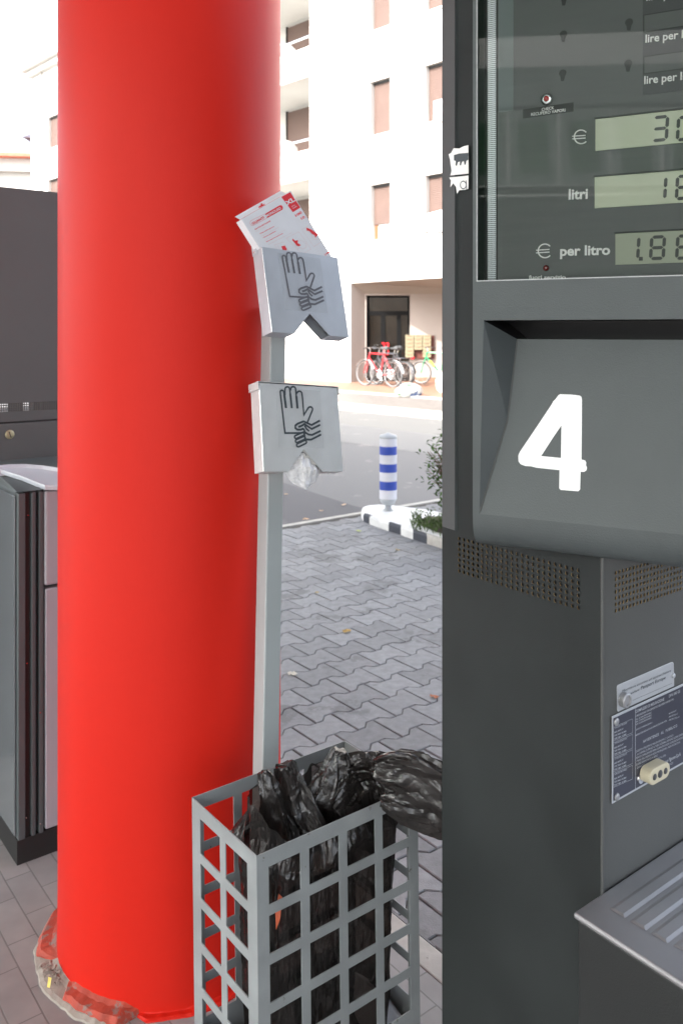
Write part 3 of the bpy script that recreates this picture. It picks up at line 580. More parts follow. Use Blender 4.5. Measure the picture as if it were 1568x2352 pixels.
for i, (a, s_) in enumerate((('Disposable gloves', 0), ('Gants jetables', 1), ('Einweg-Handschuhe', 2))):
    ox, oy = 45 * i, 78 * i - i * 22
    text(rd, gfr, a, g4(400 + 36 * i, 675 + 46 * i), g4(560 + 50 * i - (30 if i == 1 else 0), 590 + 40 * i + (14 if i == 1 else 0)), -.0003, cap=.0022, bold=.03)
    text(pk_, gfr, 'polietilene, a perdere, mani' if i else 'leggeri e ambidestri', g4(415 + 40 * i, 700 + 48 * i), g4(610 + 75 * i, 600 + 30 * i), -.0003, cap=.0012)
text(pk_, gfr, 'monouso leggeri', g4(352, 650), g4(470, 585), -.0003, cap=.0012)
for (c4, blob, hnd) in ((((875, 625), (1010, 543), (1142, 735), (1012, 818)), ((925, 600), (985, 625), (1025, 655), (1065, 680), (1040, 700), (1030, 720), (1020, 690), (985, 670), (960, 640), (930, 635)), ((1000, 665), (985, 700), (1010, 735), (1060, 735), (1105, 725), (1100, 690), (1065, 665), (1040, 680))),
                    (((697, 722), (840, 648), (978, 845), (880, 905)), ((770, 725), (795, 750), (832, 745), (825, 775), (862, 800), (845, 815), (815, 808), (800, 785), (765, 745)), ((845, 740), (890, 760), (925, 790), (920, 830), (880, 845), (850, 830), (825, 845))),
                    (((560, 800), (662, 765), (735, 880), (640, 905)), ((640, 815), (680, 805), (705, 850), (690, 875), (660, 870)), ((600, 800), (620, 850), (660, 880), (650, 860)))):
    pk_.ribbon(gfr, [g4(*p) for p in c4], .00035, -.0003, True); pk_.ribbon(gfr, [g4(*p) for p in hnd], .0004, -.00035)
    MB().quad(*[gfr.P(*g4(*p), -.0005) for p in blob][::-1]).build('hand_mark', M['cardred'], gb)
text(rd, gfr, 'LAMPA', g4(1140, 920), g4(1232, 862), -.0003, cap=.0050, bold=.03)
rd.build('red_lettering', M['cardred'], gb); wt.build('white_print', M['card'], gb); pk_.build('fine_print', M['cardpink'], gb)

# ------------------------------------------------------------------ the waste basket with its black bag
zt = .6
bL, bFr, bR, bB = sight(431, 1833, FP * 1.0 / 1073), sight(589, 1967, FP * 1.0 / 1207), sight(956, 1801, FP * 1.0 / 1041), sight(780, 1702, FP * 1.0 / 942)
la, lb = .415, .26; bx0 = V((bFr.x, bFr.y, 0))
lean = V((-.012, 0, 1)).normalized()
bas = thing('waste_basket', tuple(bx0), 'grey metal lattice litter basket fixed to the foot of the post', 'litter basket')
def lattice(fr, wd, ncol, top, bot, pitch, bw=.021, bh=.0205, edge=.027, topb=.030):
    mb = MB(); xs = []; cw = (wd - 2 * edge - (ncol - 1) * bw) / ncol
    x = edge; holes = []
    nrow = int((top - topb - bot - .02) / pitch)
    for c in range(ncol):
        for r in range(nrow): z1 = top - topb - r * pitch; holes.append((x, x + cw, z1 - (pitch - bh), z1))
        x += cw + bw
    grid_wall(mb, fr, 0, wd, bot, top, [(*h, .0022) for h in holes], d=0); grid_wall(mb, fr, 0, wd, bot, top, [(*h, .0001) for h in holes], d=.0022)
    mb.quad(fr.P(0, top, 0), fr.P(wd, top, 0), fr.P(wd, top, .0022), fr.P(0, top, .0022)); return mb
oF = bx0 + lean * .6 - UP * .6; oF = V((oF.x, oF.y, 0))
def lf(p): return V((p.x, p.y, 0)) + V((.0072, 0, 0))
cF, cR = lf(bx0), lf(bx0) + A * la; cL = lf(bx0) + B * lb; cB = cF + A * la + B * lb
lattice(Fr(cF, A, lean, B), la, 4, zt, .04, .0945).build('front_lattice', M['basket'], bas)
lattice(Fr(cF + A * .0001, B, lean, A), lb - .0002, 2, zt, .04, .0945, edge=.035, bw=.022).build('side_lattice', M['basket'], bas)
lattice(Fr(cL, A, lean, -B), la, 4, zt, .04, .0945).build('back_lattice', M['basket'], bas)
lattice(Fr(cR - A * .0001, B, lean, -A), lb - .0002, 2, zt, .04, .0945, edge=.035, bw=.022).build('side_lattice', M['basket'], bas)
MB().quad(cF + UP * .05, cR + UP * .05, cB + UP * .05, cL + UP * .05).build('bottom_tray', M['basket'], bas)
# bag: a creased film tube with its mouth dragged over the rim
def rg(q): return 1 - abs(noise.noise(q)) * 2
def crumple(q, k=1.0):
    r = 0; a = 1; f = 1
    for _ in range(4): r += a * (1 - 2 * abs(noise.noise(q * f))); a *= .55; f *= 2.1
    return r * k
def bpos(a, b, z): return cF + A * a + B * b + lean * z
BG = bx0 + A * .2 + B * .13
bag = thing('bin_bag', tuple(BG), 'black plastic bin bag bunched up inside the lattice basket', 'bin bag')
# mouth line: (a, b, z) going round; the body ring below is a rounded rectangle
mouth = [(.075, .05, .60), (.066, .09, .63), (.068, .125, .640), (.085, .15, .635), (.110, .145, .645), (.130, .13, .64), (.150, .14, .62), (.170, .16, .59), (.20, .18, .570), (.235, .20, .575), (.27, .21, .59), (.31, .20, .61), (.335, .18, .62), (.36, .175, .62), (.385, .16, .622), (.400, .11, .622), (.40, .06, .62), (.385, .04, .615), (.34, .034, .612), (.29, .034, .606), (.24, .034, .60), (.20, .032, .585), (.16, .032, .56), (.12, .035, .56)]
def cat(pts, t):
    n = len(pts); t = (t % 1) * n; i = int(t); f = t - i; p = [V(pts[(i + k - 1) % n]) for k in range(4)]
    return .5 * ((2 * p[1]) + (-p[0] + p[2]) * f + (2 * p[0] - 5 * p[1] + 4 * p[2] - p[3]) * f * f + (-p[0] + 3 * p[1] - 3 * p[2] + p[3]) * f ** 3)
body = [(.060, .05), (.055, .09), (.055, .13), (.058, .17), (.07, .20), (.09, .225), (.12, .235), (.15, .238), (.19, .24), (.235, .24), (.27, .24), (.31, .24), (.345, .238), (.375, .23), (.395, .20), (.402, .14), (.402, .08), (.395, .04), (.36, .02), (.31, .016), (.25, .016), (.20, .016), (.15, .018), (.10, .026)]
bot_ = [(.22 + (a - .22) * .90, .13 + (b - .13) * .90) for a, b in body]
NR, NZ = 260, 110; rows = []
for i in range(NZ + 1):
    v = i / NZ; row = []
    for j in range(NR):
        t = j / NR; m_ = cat(mouth, t); b_ = cat([(x, y, 0) for x, y in body], t); c_ = cat([(x, y, 0) for x, y in bot_], t)
        top = .50; k = min(1, v / .18); k = k * k * (3 - 2 * k)
        if v < .18: z = m_.z + (top - m_.z) * (v / .18); xy = V((m_.x, m_.y)).lerp(V((b_.x, b_.y)), k)
        else: g = (v - .18) / .82; z = top - g * (top - .06); xy = V((b_.x, b_.y)).lerp(V((c_.x, c_.y)), g)
        cen = V((.22, .125)); ro = (xy - cen).length; th = math.atan2(xy.y - cen.y, xy.x - cen.x)
        q = V((math.cos(th) * 2.2, math.sin(th) * 2.2, z * 3.5)); sw = z * 4.0 + 1.2 * noise.noise(V((th, z * 4, 3)))
        qs = V((q.x, q.y, z * 1.6 + .55 * th)); fold = .012 * math.sin(th * 11 + sw) * (.5 + .5 * noise.noise(q + V((5, 0, 0)))) + .013 * crumple(qs * 1.1 + V((0, 0, 9))) - .006 + .0015 * crumple(q * 4) + .006 * noise.noise(q * .9)
        edge = 1 if v > .2 else .7 + .3 * v / .2
        dr_ = -abs(fold) * .9 * edge if v > .15 else fold * 1.0 * edge
        xy = cen + (xy - cen).normalized() * max(.02, ro + dr_); xy.y = max(xy.y, .006) if z < .60 else max(xy.y, .012)
        z += (.008 * noise.noise(q * 3) + .010 * noise.noise(V((th * 6, v * 8, 2))) * (1 - v)) * (1 if v < .5 else .5)
        row.append(bpos(xy.x, xy.y, z))
    rows.append(row)
mb = MB(); mb.v = [p for r in rows for p in r]
for i in range(NZ):
    for j in range(NR): mb.f.append([i * NR + j, i * NR + (j + 1) % NR, (i + 1) * NR + (j + 1) % NR, (i + 1) * NR + j])
mb.f.append([NZ * NR + j for j in range(NR)])
mb.build('bag_body', M['bag'], bag)
def lump(ctrl, r_fn, seed, n=64, m=46, amp=.012):     # a crushed tube of film along a 3-D line
    mb = MB(); rows = []
    for i in range(m + 1):
        v = i / m; k = v * (len(ctrl) - 1); a = min(int(k), len(ctrl) - 2); f = k - a
        p = [V(ctrl[max(0, min(len(ctrl) - 1, a + d))]) for d in (-1, 0, 1, 2)]
        c = .5 * ((2 * p[1]) + (-p[0] + p[2]) * f + (2 * p[0] - 5 * p[1] + 4 * p[2] - p[3]) * f * f + (-p[0] + 3 * p[1] - 3 * p[2] + p[3]) * f ** 3)
        tg = (p[2] - p[1]).normalized(); s1 = tg.cross(V((0, 1, .15))).normalized(); s2 = tg.cross(s1)
        rx_, ry_ = r_fn(v)
        row = []
        for j in range(n):
            th = 2 * math.pi * j / n; q = V((math.cos(th) * 1.5 + seed, math.sin(th) * 1.5, v * 2.2 + .6 * math.sin(th)))
            s = 1 + (.26 * (1 - 2 * abs(noise.noise(q * 1.1))) - .12 + .13 * (1 - 2 * abs(noise.noise(q * 2.2))) + .02 * crumple(q * 4))
            row.append(c + s1 * math.cos(th) * rx_ * s + s2 * math.sin(th) * ry_ * s + V((noise.noise(q), noise.noise(q + V((7, 0, 0))), noise.noise(q + V((0, 7, 0))))) * amp)
        rows.append(row)
    mb.v = [p for r in rows for p in r]
    for i in range(m):
        for j in range(n): mb.f.append([i * n + j, i * n + (j + 1) % n, (i + 1) * n + (j + 1) % n, (i + 1) * n + j])
    mb.f.append([j for j in range(n)][::-1]); mb.f.append([m * n + j for j in range(n)]); return mb
sg = lambda x, y, t: tuple(sight(x, y, t))
lump([sg(650, 1960, 1.76), sg(632, 1880, 1.77), sg(618, 1815, 1.77), sg(606, 1772, 1.78)], lambda v: (.030 * (1 - v) + .010, .012), 21, n=48, m=40, amp=.006).build('bag_peak', M['bag'], bag)
lump([sg(720, 1950, 1.78), sg(690, 1870, 1.79), sg(665, 1805, 1.80), sg(650, 1755, 1.80)], lambda v: (.026 * (1 - v) + .017, .012), 25, n=48, m=40, amp=.006).build('bag_peak', M['bag'], bag)
lump([sg(735, 1930, 1.82), sg(752, 1850, 1.83), sg(772, 1775, 1.85), sg(780, 1722, 1.86)], lambda v: (.052 * (1 - v) + .012, .014), 31, n=56, m=46, amp=.007).build('bag_peak', M['bag'], bag)
lump([sg(790, 1930, 1.88), sg(815, 1860, 1.885), sg(840, 1800, 1.89), sg(868, 1768, 1.89)], lambda v: (.050 * (1 - v) + .022, .013), 37, n=56, m=46, amp=.007).build('bag_fold', M['bag'], bag)
lump([sg(760, 1850, 1.84), sg(820, 1790, 1.87), sg(880, 1785, 1.86), sg(930, 1820, 1.84)], lambda v: (.030 + .02 * math.sin(v * 3.1), .03), 5).build('bag_fold', M['bag'], bag)
lump([sg(865, 1765, 1.76), sg(920, 1775, 1.74), sg(975, 1800, 1.73), sg(1030, 1835, 1.72), sg(1080, 1860, 1.70)], lambda v: (.018 + .030 * math.sin(min(1, v * 1.3 + .1) * math.pi * .6), .016), 8).build('bag_overhang', M['bag'], bag)
lump([sg(880, 1830, 1.75), sg(940, 1850, 1.74), sg(1000, 1868, 1.73), sg(1060, 1885, 1.71)], lambda v: (.014 + .024 * math.sin(v * math.pi * .8), .018), 12).build('bag_overhang', M['bag'], bag)
# scraps in the basket
sc = MB().add([sight(640, 2052, 1.70), sight(648, 2060, 1.70), sight(643, 2110, 1.69), sight(634, 2135, 1.69), sight(632, 2090, 1.69)], [[0, 1, 2, 3, 4]])
o = sc.build('orange_scrap', M['orange'], origin=sight(640, 2100, 1.7)); tag(o, 'narrow orange paper scrap between bag and basket lattice', 'paper scrap'); o.modifiers.new('s', 'SOLIDIFY').thickness = .001
sc = MB().add([bpos(.30, .03, .062), bpos(.40, .02, .064), bpos(.405, .13, .09), bpos(.36, .16, .12), bpos(.31, .10, .085)], [[0, 1, 2, 3, 4]])
o = sc.build('white_paper', M['card'], origin=bpos(.35, .1, .07)); tag(o, 'crumpled white paper at the bottom of the basket beneath the bag', 'paper'); o.modifiers.new('s', 'SOLIDIFY').thickness = .001

# ------------------------------------------------------------------ the fuel pump at the right
C0 = V((.4278, 1.402, 0)); PB = .373
SF = Fr(C0, -B, UP, A); SFr = Fr(C0 + B * PB, -B, UP, A)      # side panel, x grows towards the corner C0
FF = Fr(C0, A, UP, B)                                          # front panel, x grows away from the corner
pump = thing('fuel_pump', tuple(C0 + B * .2 + A * .3), 'tall charcoal fuel pump with a big white number 4 below its price display', 'fuel pump')
sp = lambda X, Y, d=0: SFr.px(X, Y, d); fp_ = lambda X, Y, d=0: FF.px(X, Y, d)
zb, zr, nr, ph = 1.133, .0105, 7, .0105
x0s, x1s = sp(1054, 1300)[0], sp(1327.5, 1300)[0]; nc = 24; pw = (x1s - x0s) / (nc - 1)
body = MB(); rim = MB()
gx0, gx1, gz0, gz1 = x0s - pw / 2, x1s + pw / 2, zb - ph / 2, zb + 6.5 * ph
PH = 2.6
grid_wall(body, SFr, 0, PB, 0, 1.262, [(gx0, gx1, gz0, gz1, .001)]); grid_wall(body, SFr, 0, sp(1100, 700)[0] + .05, 1.262, PH, [])
perf(body, rim, SFr, x0s, zb, nc, nr, pw, ph, .0036)
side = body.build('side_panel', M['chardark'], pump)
rim.build('vent_hole_rims', M['rim'], side)
fb = MB(); rim2 = MB(); fx0 = .0371; fpw = .0104; fnc = 46
FL = .62
grid_wall(fb, FF, 0, FL, 0, 1.262, [(fx0 - fpw / 2, fx0 + (fnc - .5) * fpw, gz0, gz1, .001)])
perf(fb, rim2, FF, fx0, zb, fnc, nr, fpw, ph, .0035)
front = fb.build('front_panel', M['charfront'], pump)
rim2.build('vent_hole_rims', M['rim'], front)
bk = MB(); bk.quad(C0 + A * FL, C0 + A * FL + B * PB, C0 + A * FL + B * PB + UP * PH, C0 + A * FL + UP * PH); bk.quad(C0 + B * PB, C0 + B * PB + A * FL, C0 + B * PB + A * FL + UP * PH, C0 + B * PB + UP * PH); bk.quad(C0 + UP * PH, C0 + A * FL + UP * PH, C0 + A * FL + B * PB + UP * PH, C0 + B * PB + UP * PH)
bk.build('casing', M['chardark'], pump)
ib = MB(); ib.box(Fr(C0, A, B, UP), .006, .010, .01, .17, 1.0, 1.3); ib.box(Fr(C0, A, B, UP), .03, FL - .01, .05, .30, 1.0, 1.3); ib.build('inner_box', M['black'], pump)
MB().tube([FF.P(-.0005, 0, -.0005), FF.P(-.0005, 1.228, -.0005)], .0028, 10).build('corner_trim', M['charfront'], pump)
# bent back edge of the side panel above the vents
ed = MB(); e0, e1 = 0.0, sp(1048, 700)[0]
ed.quad(SFr.P(e0, gz1 + .01, .0), SFr.P(e1, gz1 + .01, -.005), SFr.P(e1, PH, -.005), SFr.P(e0, PH, .0)); ed.quad(SFr.P(e1, gz1 + .01, -.005), SFr.P(e1 + .002, gz1 + .01, 0), SFr.P(e1 + .002, PH, 0), SFr.P(e1, PH, -.005)); ed.quad(SFr.P(e0, gz1 + .01, 0), SFr.P(e1, gz1 + .01, -.005), SFr.P(e1 + .002, gz1 + .01, 0))
ed.build('edge_strip', M['char'], pump)
# the head
HO = V((.1536 * 1.46, 1.46, 0)); HE = V((.888, -.460, 0)).normalized(); HN = V((.460, .888, 0)).normalized()
HF = Fr(HO, HE, UP, HN); hp = lambda X, Y, d=0: HF.px(X, Y, d)
HW, zB, zK, zR, zG, zTop = .80, 1.230, 1.288, 1.618, 1.686, 2.45
gl0 = hp(1096, 600)[0]; gl1 = .72
hm = MB(); P = HF.P
xa, xb = hp(1110, 735)[0], HW - .05; tip = hp(1100, 1171)[0]
grid_wall(hm, HF, 0.0, HW, zR, zTop, [(gl0, gl1, zG, 2.38, .006)], depth=.006)     # glazed part and band
hm.quad(P(0, zK), P(tip, zK), P(xa, zR), P(0, zR)); hm.quad(P(xb, zK), P(HW, zK), P(HW, zR), P(xb, zR))
# recess: ceiling, cheek, sloping panel
dI = .070; zi2 = hp(1187, 779, dI)[1]; zi = zi2 - .006; xi = hp(1187, 779, dI)[0]; dpl = lambda z: (z - zK) / (zi2 - zK) * dI; zm = hp(1165, 965, .035)[1]; dm = dpl(zm); xm = hp(1165, 965, dm)[0]
hm.add([P(xa, zR), P((xa + tip) / 2, (zR + zK) / 2 + .04), P(tip, zK), P(xm, zm, dm), P(xi, zi + .006, dI)], [[0, 1, 3, 4], [1, 2, 3]])
hm.add([P(tip, zK), P(xb, zK), P(xb - .03, zi + .006, dI), P(xi, zi + .006, dI), P(xm, zm, dm)], [[0, 1, 2, 4], [2, 3, 4]])
sm2 = MB(); sm2.quad(P(xa, zR - .0004), P(xb, zR - .0004), P(xb, zR - .0004, .14), P(xa, zR - .0004, .14)); sm2.quad(P(xi, zi2, dI), P(xb - .03, zi2, dI), P(xb - .03, zi2 - .002, .14), P(xi, zi2 - .002, .14)); sm2.quad(P(xa, zi2 - .03, .14), P(xb, zi2 - .03, .14), P(xb, zR, .14), P(xa, zR, .14)); sm2.quad(P(xa, zR, .0), P(xi, zi2, dI), P(xi, zi2, .14), P(xa, zR, .14)); sm2.build('shadow_slot', M['black'], pump)  # black-lined cavity added to stand in for the overhang's shadow
# rounded lower lip
for k in range(16):
    def lp(i): a = i / 16 * math.pi / 2; return (zK - (zK - zB) * math.sin(a), .035 * (1 - math.cos(a)) ** 1.2)
    (za, da), (zb2, db) = lp(k), lp(k + 1); hm.quad(P(0, za, da), P(HW, za, da), P(HW, zb2, db), P(0, zb2, db))
HD = .30; n = 9; prof = [lp(i) for i in range(17)]
hm.add([P(0, z, d) for z, d in prof] + [P(0, zB, HD), P(0, zTop, HD), P(0, zTop, 0), P(0, zR, 0)], [list(range(21))])
hm.add([P(HW, z, d) for z, d in prof] + [P(HW, zB, HD), P(HW, zTop, HD), P(HW, zTop, 0), P(HW, zR, 0)], [list(range(21))[::-1]])
hm.quad(P(0, zB, .035), P(HW, zB, .035), P(HW, zB, HD), P(0, zB, HD)); hm.quad(P(0, zTop, 0), P(HW, zTop, 0), P(HW, zTop, HD), P(0, zTop, HD)); hm.quad(P(HW, zB, HD), P(0, zB, HD), P(0, zTop, HD), P(HW, zTop, HD))
head = hm.build('head_housing', M['char'], pump)
md = head.modifiers.new('weld', 'WELD'); md.merge_threshold = .0002
md = head.modifiers.new('bevel', 'BEVEL'); md.width = .003; md.segments = 3; md.limit_method = 'ANGLE'; md.angle_limit = R(14)
# crease highlight drawn as an added raised fold in lighter grey
MB().tube([P(xi, zi + .004, dI - .001), P((xi + xm) / 2, (zi2 + zm) / 2, (dI + dm) / 2 - .001), P(xm, zm, dm - .001), P(tip + .001, zK + .004, -.0002)], .0012, 6).build('highlight_fold', M['charfront'], head)
# window: inner chamber, glass, printed panel
gd = .034
MB().quad(P(gl0, zG, gd + .004), P(gl1, zG, gd + .004), P(gl1, 2.38, gd + .004), P(gl0, 2.38, gd + .004)).build('chamber_back', M['black'], pump)
fm_ = MB()
for (p0, p1) in (((gl0, zG), (gl0, 2.38)), ((gl0, zG), (gl1, zG))): fm_.quad(P(*p0, .006), P(*p1, .006), P(*p1, gd), P(*p0, gd))
fm_.build('chamber_side', mat('dark_green_side', (.012, .028, .014), .5), pump)
es = MB(); es.ribbon(HF, [(gl0 - .0009, 2.38), (gl0 - .0009, zG - .0009), (gl1, zG - .0009)], .0016, -.0008); es.build('window_seal', M['steel'], pump)
MB().quad(P(gl0 + .0003, zG + .0003, .004), P(gl1, zG + .0003, .004), P(gl1, 2.38, .004), P(gl0 + .0003, 2.38, .004)).build('window_pane', M['glass'], pump)
pd = gd - .004; q1 = lambda x, y, d=pd: HF.px(1033.5 + x / 2.933, y / 2.933, d)
pxL = q1(318, 900)[0]
MB().box(HF, pxL, gl1 - .003, zG + .001, 2.379, pd, pd + .002).build('display_panel', M['panel'], pump)
st = MB(); rm = MB(); s0 = q1(256, 900)[0]; s1_ = q1(312, 900)[0]; ncs = 6; spw = (s1_ - s0) / ncs
perf(st, rm, HF, s0 + spw / 2, zG + .004, ncs, 150, spw, .0034, .0010, d=pd - .004, th=.001)
sm = st.build('perforated_strip', M['platemetal'], pump)
MB().quad(P(q1(325, 0)[0], q1(425, 745)[1], pd - .0006), P(q1(425, 0)[0], q1(425, 745)[1], pd - .0006), P(q1(425, 0)[0], 2.37, pd - .0006), P(q1(325, 0)[0], 2.37, pd - .0006)).build('painted_reflection', mat('painted_reflection', (.16, .19, .19), .5), pump)  # glass reflection painted as a paler strip on the panel
def field(x0, y0, x1, y1, m, name, d): a_, b_ = q1(x0, y0, d), q1(x1, y1, d); return MB().box(HF, a_[0], b_[0], b_[1], a_[1], d - .0012, d - .0001).build(name, m, pump), a_, b_
# darker fields with price windows
DF = pd - .0004
yt = q1(1300, 640)[1]; MB().box(HF, q1(1295, 400)[0], gl1 - .01, yt, 2.37, pd - .0010, pd - .0002).build('price_field', M['panel2'], pump)
pwn = MB(); frm = MB()
for (ya, yb) in ((105, 220), (385, 500), (-180, -60)):
    a_ = q1(1303, ya); b_ = q1(1303, yb); pwn.box(HF, a_[0], gl1 - .02, b_[1], a_[1], pd - .0020, pd - .0012); frm.ribbon(HF, [(gl1 - .02, a_[1]), (a_[0], a_[1]), (a_[0], b_[1]), (gl1 - .02, b_[1])], .0016, pd - .0024)
pwn.build('price_window', M['panel'], pump); frm.build('price_window_frame', M['black'], pump)
let = MB(); TD = pd - .0027
def tx(body, x0, y0, x1, y1, cap, **k): text(let, HF, body, q1(x0, y0, TD), q1(x1, y1, TD), TD, cap=cap, **k)
px2m = 1 / 2.933 * 1.42 / 1960                       # one picture step in metres at the panel
tx('lire per litro', 1312, 287, 1312 + 372, 240, 52 * px2m, bold=.02); tx('lire per litro', 1304, 566, 1304 + 372, 524, 52 * px2m, bold=.02); tx('lire per litro', 1318, 5, 1318 + 372, -46, 52 * px2m, bold=.02)
tx('litri', 795, 1343, 925, 1337, 70 * px2m, bold=.03)
tx('per litro', 738, 1722, 1075, 1714, 66 * px2m, bold=.03)
tx('fuori servizio', 528, 1880, 776, 1878, 26 * px2m, bold=.03)
for (cx_, cy_, s_) in ((880, 922, 1), (637, 1690, 1)):      # euro signs drawn as strokes
    let.ribbon(HF, [q1(cx_ + 46 * math.cos(R(a)) * s_ + 0, cy_ - 46 * math.sin(R(a)) * s_, TD) for a in range(42, 319, 12)], 8.5 * px2m, TD)
    for dy in (-8, 10): let.ribbon(HF, [q1(cx_ - 60, cy_ + dy + 4, TD), q1(cx_ + 30, cy_ + dy - 2, TD)], 7 * px2m, TD - .0002)
let.build('display_lettering', M['letter'], pump)
# liquid crystal windows and digits
def seg(mb, fr, x, y, w_, h_, t, digit, d, sh=.06):
    on = {'0': 'abcdef', '1': 'bc', '3': 'abcdg', '6': 'acdefg', '8': 'abcdefg', '5': 'acdfg'}[digit]; g = t * .12
    S_ = {'a': ((0, h_), (w_, h_)), 'b': ((w_, h_), (w_, h_ / 2)), 'c': ((w_, h_ / 2), (w_, 0)), 'd': ((w_, 0), (0, 0)), 'e': ((0, 0), (0, h_ / 2)), 'f': ((0, h_ / 2), (0, h_)), 'g': ((0, h_ / 2), (w_, h_ / 2))}
    for k in on:
        p, q = V(S_[k][0]), V(S_[k][1]); u = (q - p).normalized(); n_ = V((-u.y, u.x)); p = p + u * g; q = q - u * g
        pts = [p, p + u * t / 2 + n_ * t / 2, q - u * t / 2 + n_ * t / 2, q, q - u * t / 2 - n_ * t / 2, p + u * t / 2 - n_ * t / 2]
        mb.quad(*[fr.P(x + r.x + r.y * sh, y + r.y, d) for r in pts])
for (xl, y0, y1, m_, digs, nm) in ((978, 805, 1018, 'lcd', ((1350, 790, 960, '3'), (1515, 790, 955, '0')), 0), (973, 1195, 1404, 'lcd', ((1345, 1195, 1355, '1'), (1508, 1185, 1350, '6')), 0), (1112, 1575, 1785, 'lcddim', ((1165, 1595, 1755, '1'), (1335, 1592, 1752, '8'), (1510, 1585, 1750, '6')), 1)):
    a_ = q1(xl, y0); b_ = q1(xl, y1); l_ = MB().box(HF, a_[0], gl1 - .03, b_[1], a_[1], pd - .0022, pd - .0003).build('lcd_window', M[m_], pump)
    MB().box(HF, a_[0] - .001, gl1 - .03, a_[1] + .0002, a_[1] + .0022, pd - .0055, pd - .0003).build('lcd_hood', M['black'], l_)
    sb = MB()
    for (x, yt_, yb_, dg) in digs:
        p0 = q1(x, yb_); p1 = q1(x, yt_); hh = p1[1] - p0[1]; seg(sb, HF, p0[0] + .003, p0[1] + .002, hh * .50, hh - .004, .0052, dg, pd - .0026)
    if nm: p0 = q1(1270, 1757); sb.box(HF, p0[0], p0[0] + .006, p0[1], p0[1] + .006, pd - .0028, pd - .0025)
    sb.build('digits', M['seg'], l_)
# screw slots in the panel
kh = MB()
for (x, y) in ((762, 235), (757, 497), (1203, 155), (1197, 432), (765, -12)):
    c_ = q1(x, y); r_ = .0062
    kh.add([HF.P(c_[0] + r_ * math.cos(R(a)), c_[1] + .001 + r_ * math.sin(R(a)), pd - .0008) for a in range(-50, 231, 20)] + [HF.P(c_[0] - .003, c_[1] - .012, pd - .0008), HF.P(c_[0] + .002, c_[1] - .0125, pd - .0008)], [list(range(17))])
kh.build('keyholes', M['black'], pump)
c_ = q1(650, 670); lm = MB().lathe([(.0105, 0), (.0100, .003), (.0065, .0042)], HF.P(*c_, pd - .0002), -HN, 28).build('lamp_bezel', M['chrome'], pump, smooth=True)
MB().lathe([(.0050, .003), (.0045, .0062), (.002, .0078)], HF.P(*c_, pd - .0002), -HN, 20).build('lamp_lens', M['redlens'], lm, smooth=True)
c_ = q1(645, 1806); MB().lathe([(.0055, 0), (.0048, .003), (.002, .0048)], HF.P(*c_, pd - .0002), -HN, 20).build('indicator_lamp', M['darkredlens'], pump, smooth=True)
stk = MB(); stk.quad(*[HF.P(*q1(*p), pd - .0012) for p in ((490, 800), (830, 752), (830, 690), (490, 738))]); sk = stk.build('vapour_sticker', M['black'], pump)
sl_ = MB(); text(sl_, HF, 'CHECK', q1(616, 750), q1(700, 736), pd - .0016, cap=21 * px2m, bold=.012); text(sl_, HF, 'RECUPERO VAPORI', q1(545, 783), q1(776, 752), pd - .0016, cap=21 * px2m, bold=.012); sl_.build('sticker_lettering', M['letter'], sk)
# the painted 4 on the sloping panel
pa, pbb, pc = P(tip + .05, zK), P(xb, zK), P(xi + .05, zi + .006, dI)
ey4 = (P(.3, zi + .006, dI) - P(.3, zK)).normalized(); F4 = Fr(P(0, zK), HE, ey4, HE.cross(ey4) * (1 if HE.cross(ey4).dot(HN) > 0 else -1))
q4 = lambda x, y: F4.px(1004.8 + x / 2.783, 660.3 + y / 2.783)
o4 = [(770, 690), (780, 683), (850, 685), (905, 691), (918, 700), (921, 720), (918, 1100), (940, 1106), (948, 1118), (947, 1140), (953, 1150), (950, 1168), (936, 1179), (912, 1178), (909, 1290), (898, 1303), (785, 1294), (776, 1284), (778, 1168), (630, 1152), (600, 1144), (560, 1141), (530, 1130), (516, 1112), (515, 1075), (524, 1052), (640, 880), (725, 752), (738, 728), (752, 715)]
i4 = [(790, 882), (740, 955), (660, 1078), (787, 1090)]
def fill2(loops, fr, d):
    cu = bpy.data.curves.new('c', 'CURVE'); cu.dimensions = '2D'; cu.fill_mode = 'BOTH'
    for lp_ in loops:
        s = cu.splines.new('POLY'); s.points.add(len(lp_) - 1); s.use_cyclic_u = True
        for i, (x, y) in enumerate(lp_): s.points[i].co = (x, y, 0, 1)
    o = bpy.data.objects.new('c', cu); COL.objects.link(o); bpy.context.view_layer.update()
    me = bpy.data.meshes.new_from_object(o.evaluated_get(bpy.context.evaluated_depsgraph_get())); mb = MB()
    mb.add([fr.P(v.co.x, v.co.y, d) for v in me.vertices], [list(p.vertices) for p in me.polygons])
    bpy.data.objects.remove(o); bpy.data.curves.remove(cu); bpy.data.meshes.remove(me); return mb
fill2([[q4(*p) for p in o4], [q4(*p) for p in i4]], F4, -.0009).build('number_four', M['whitevinyl'], pump)
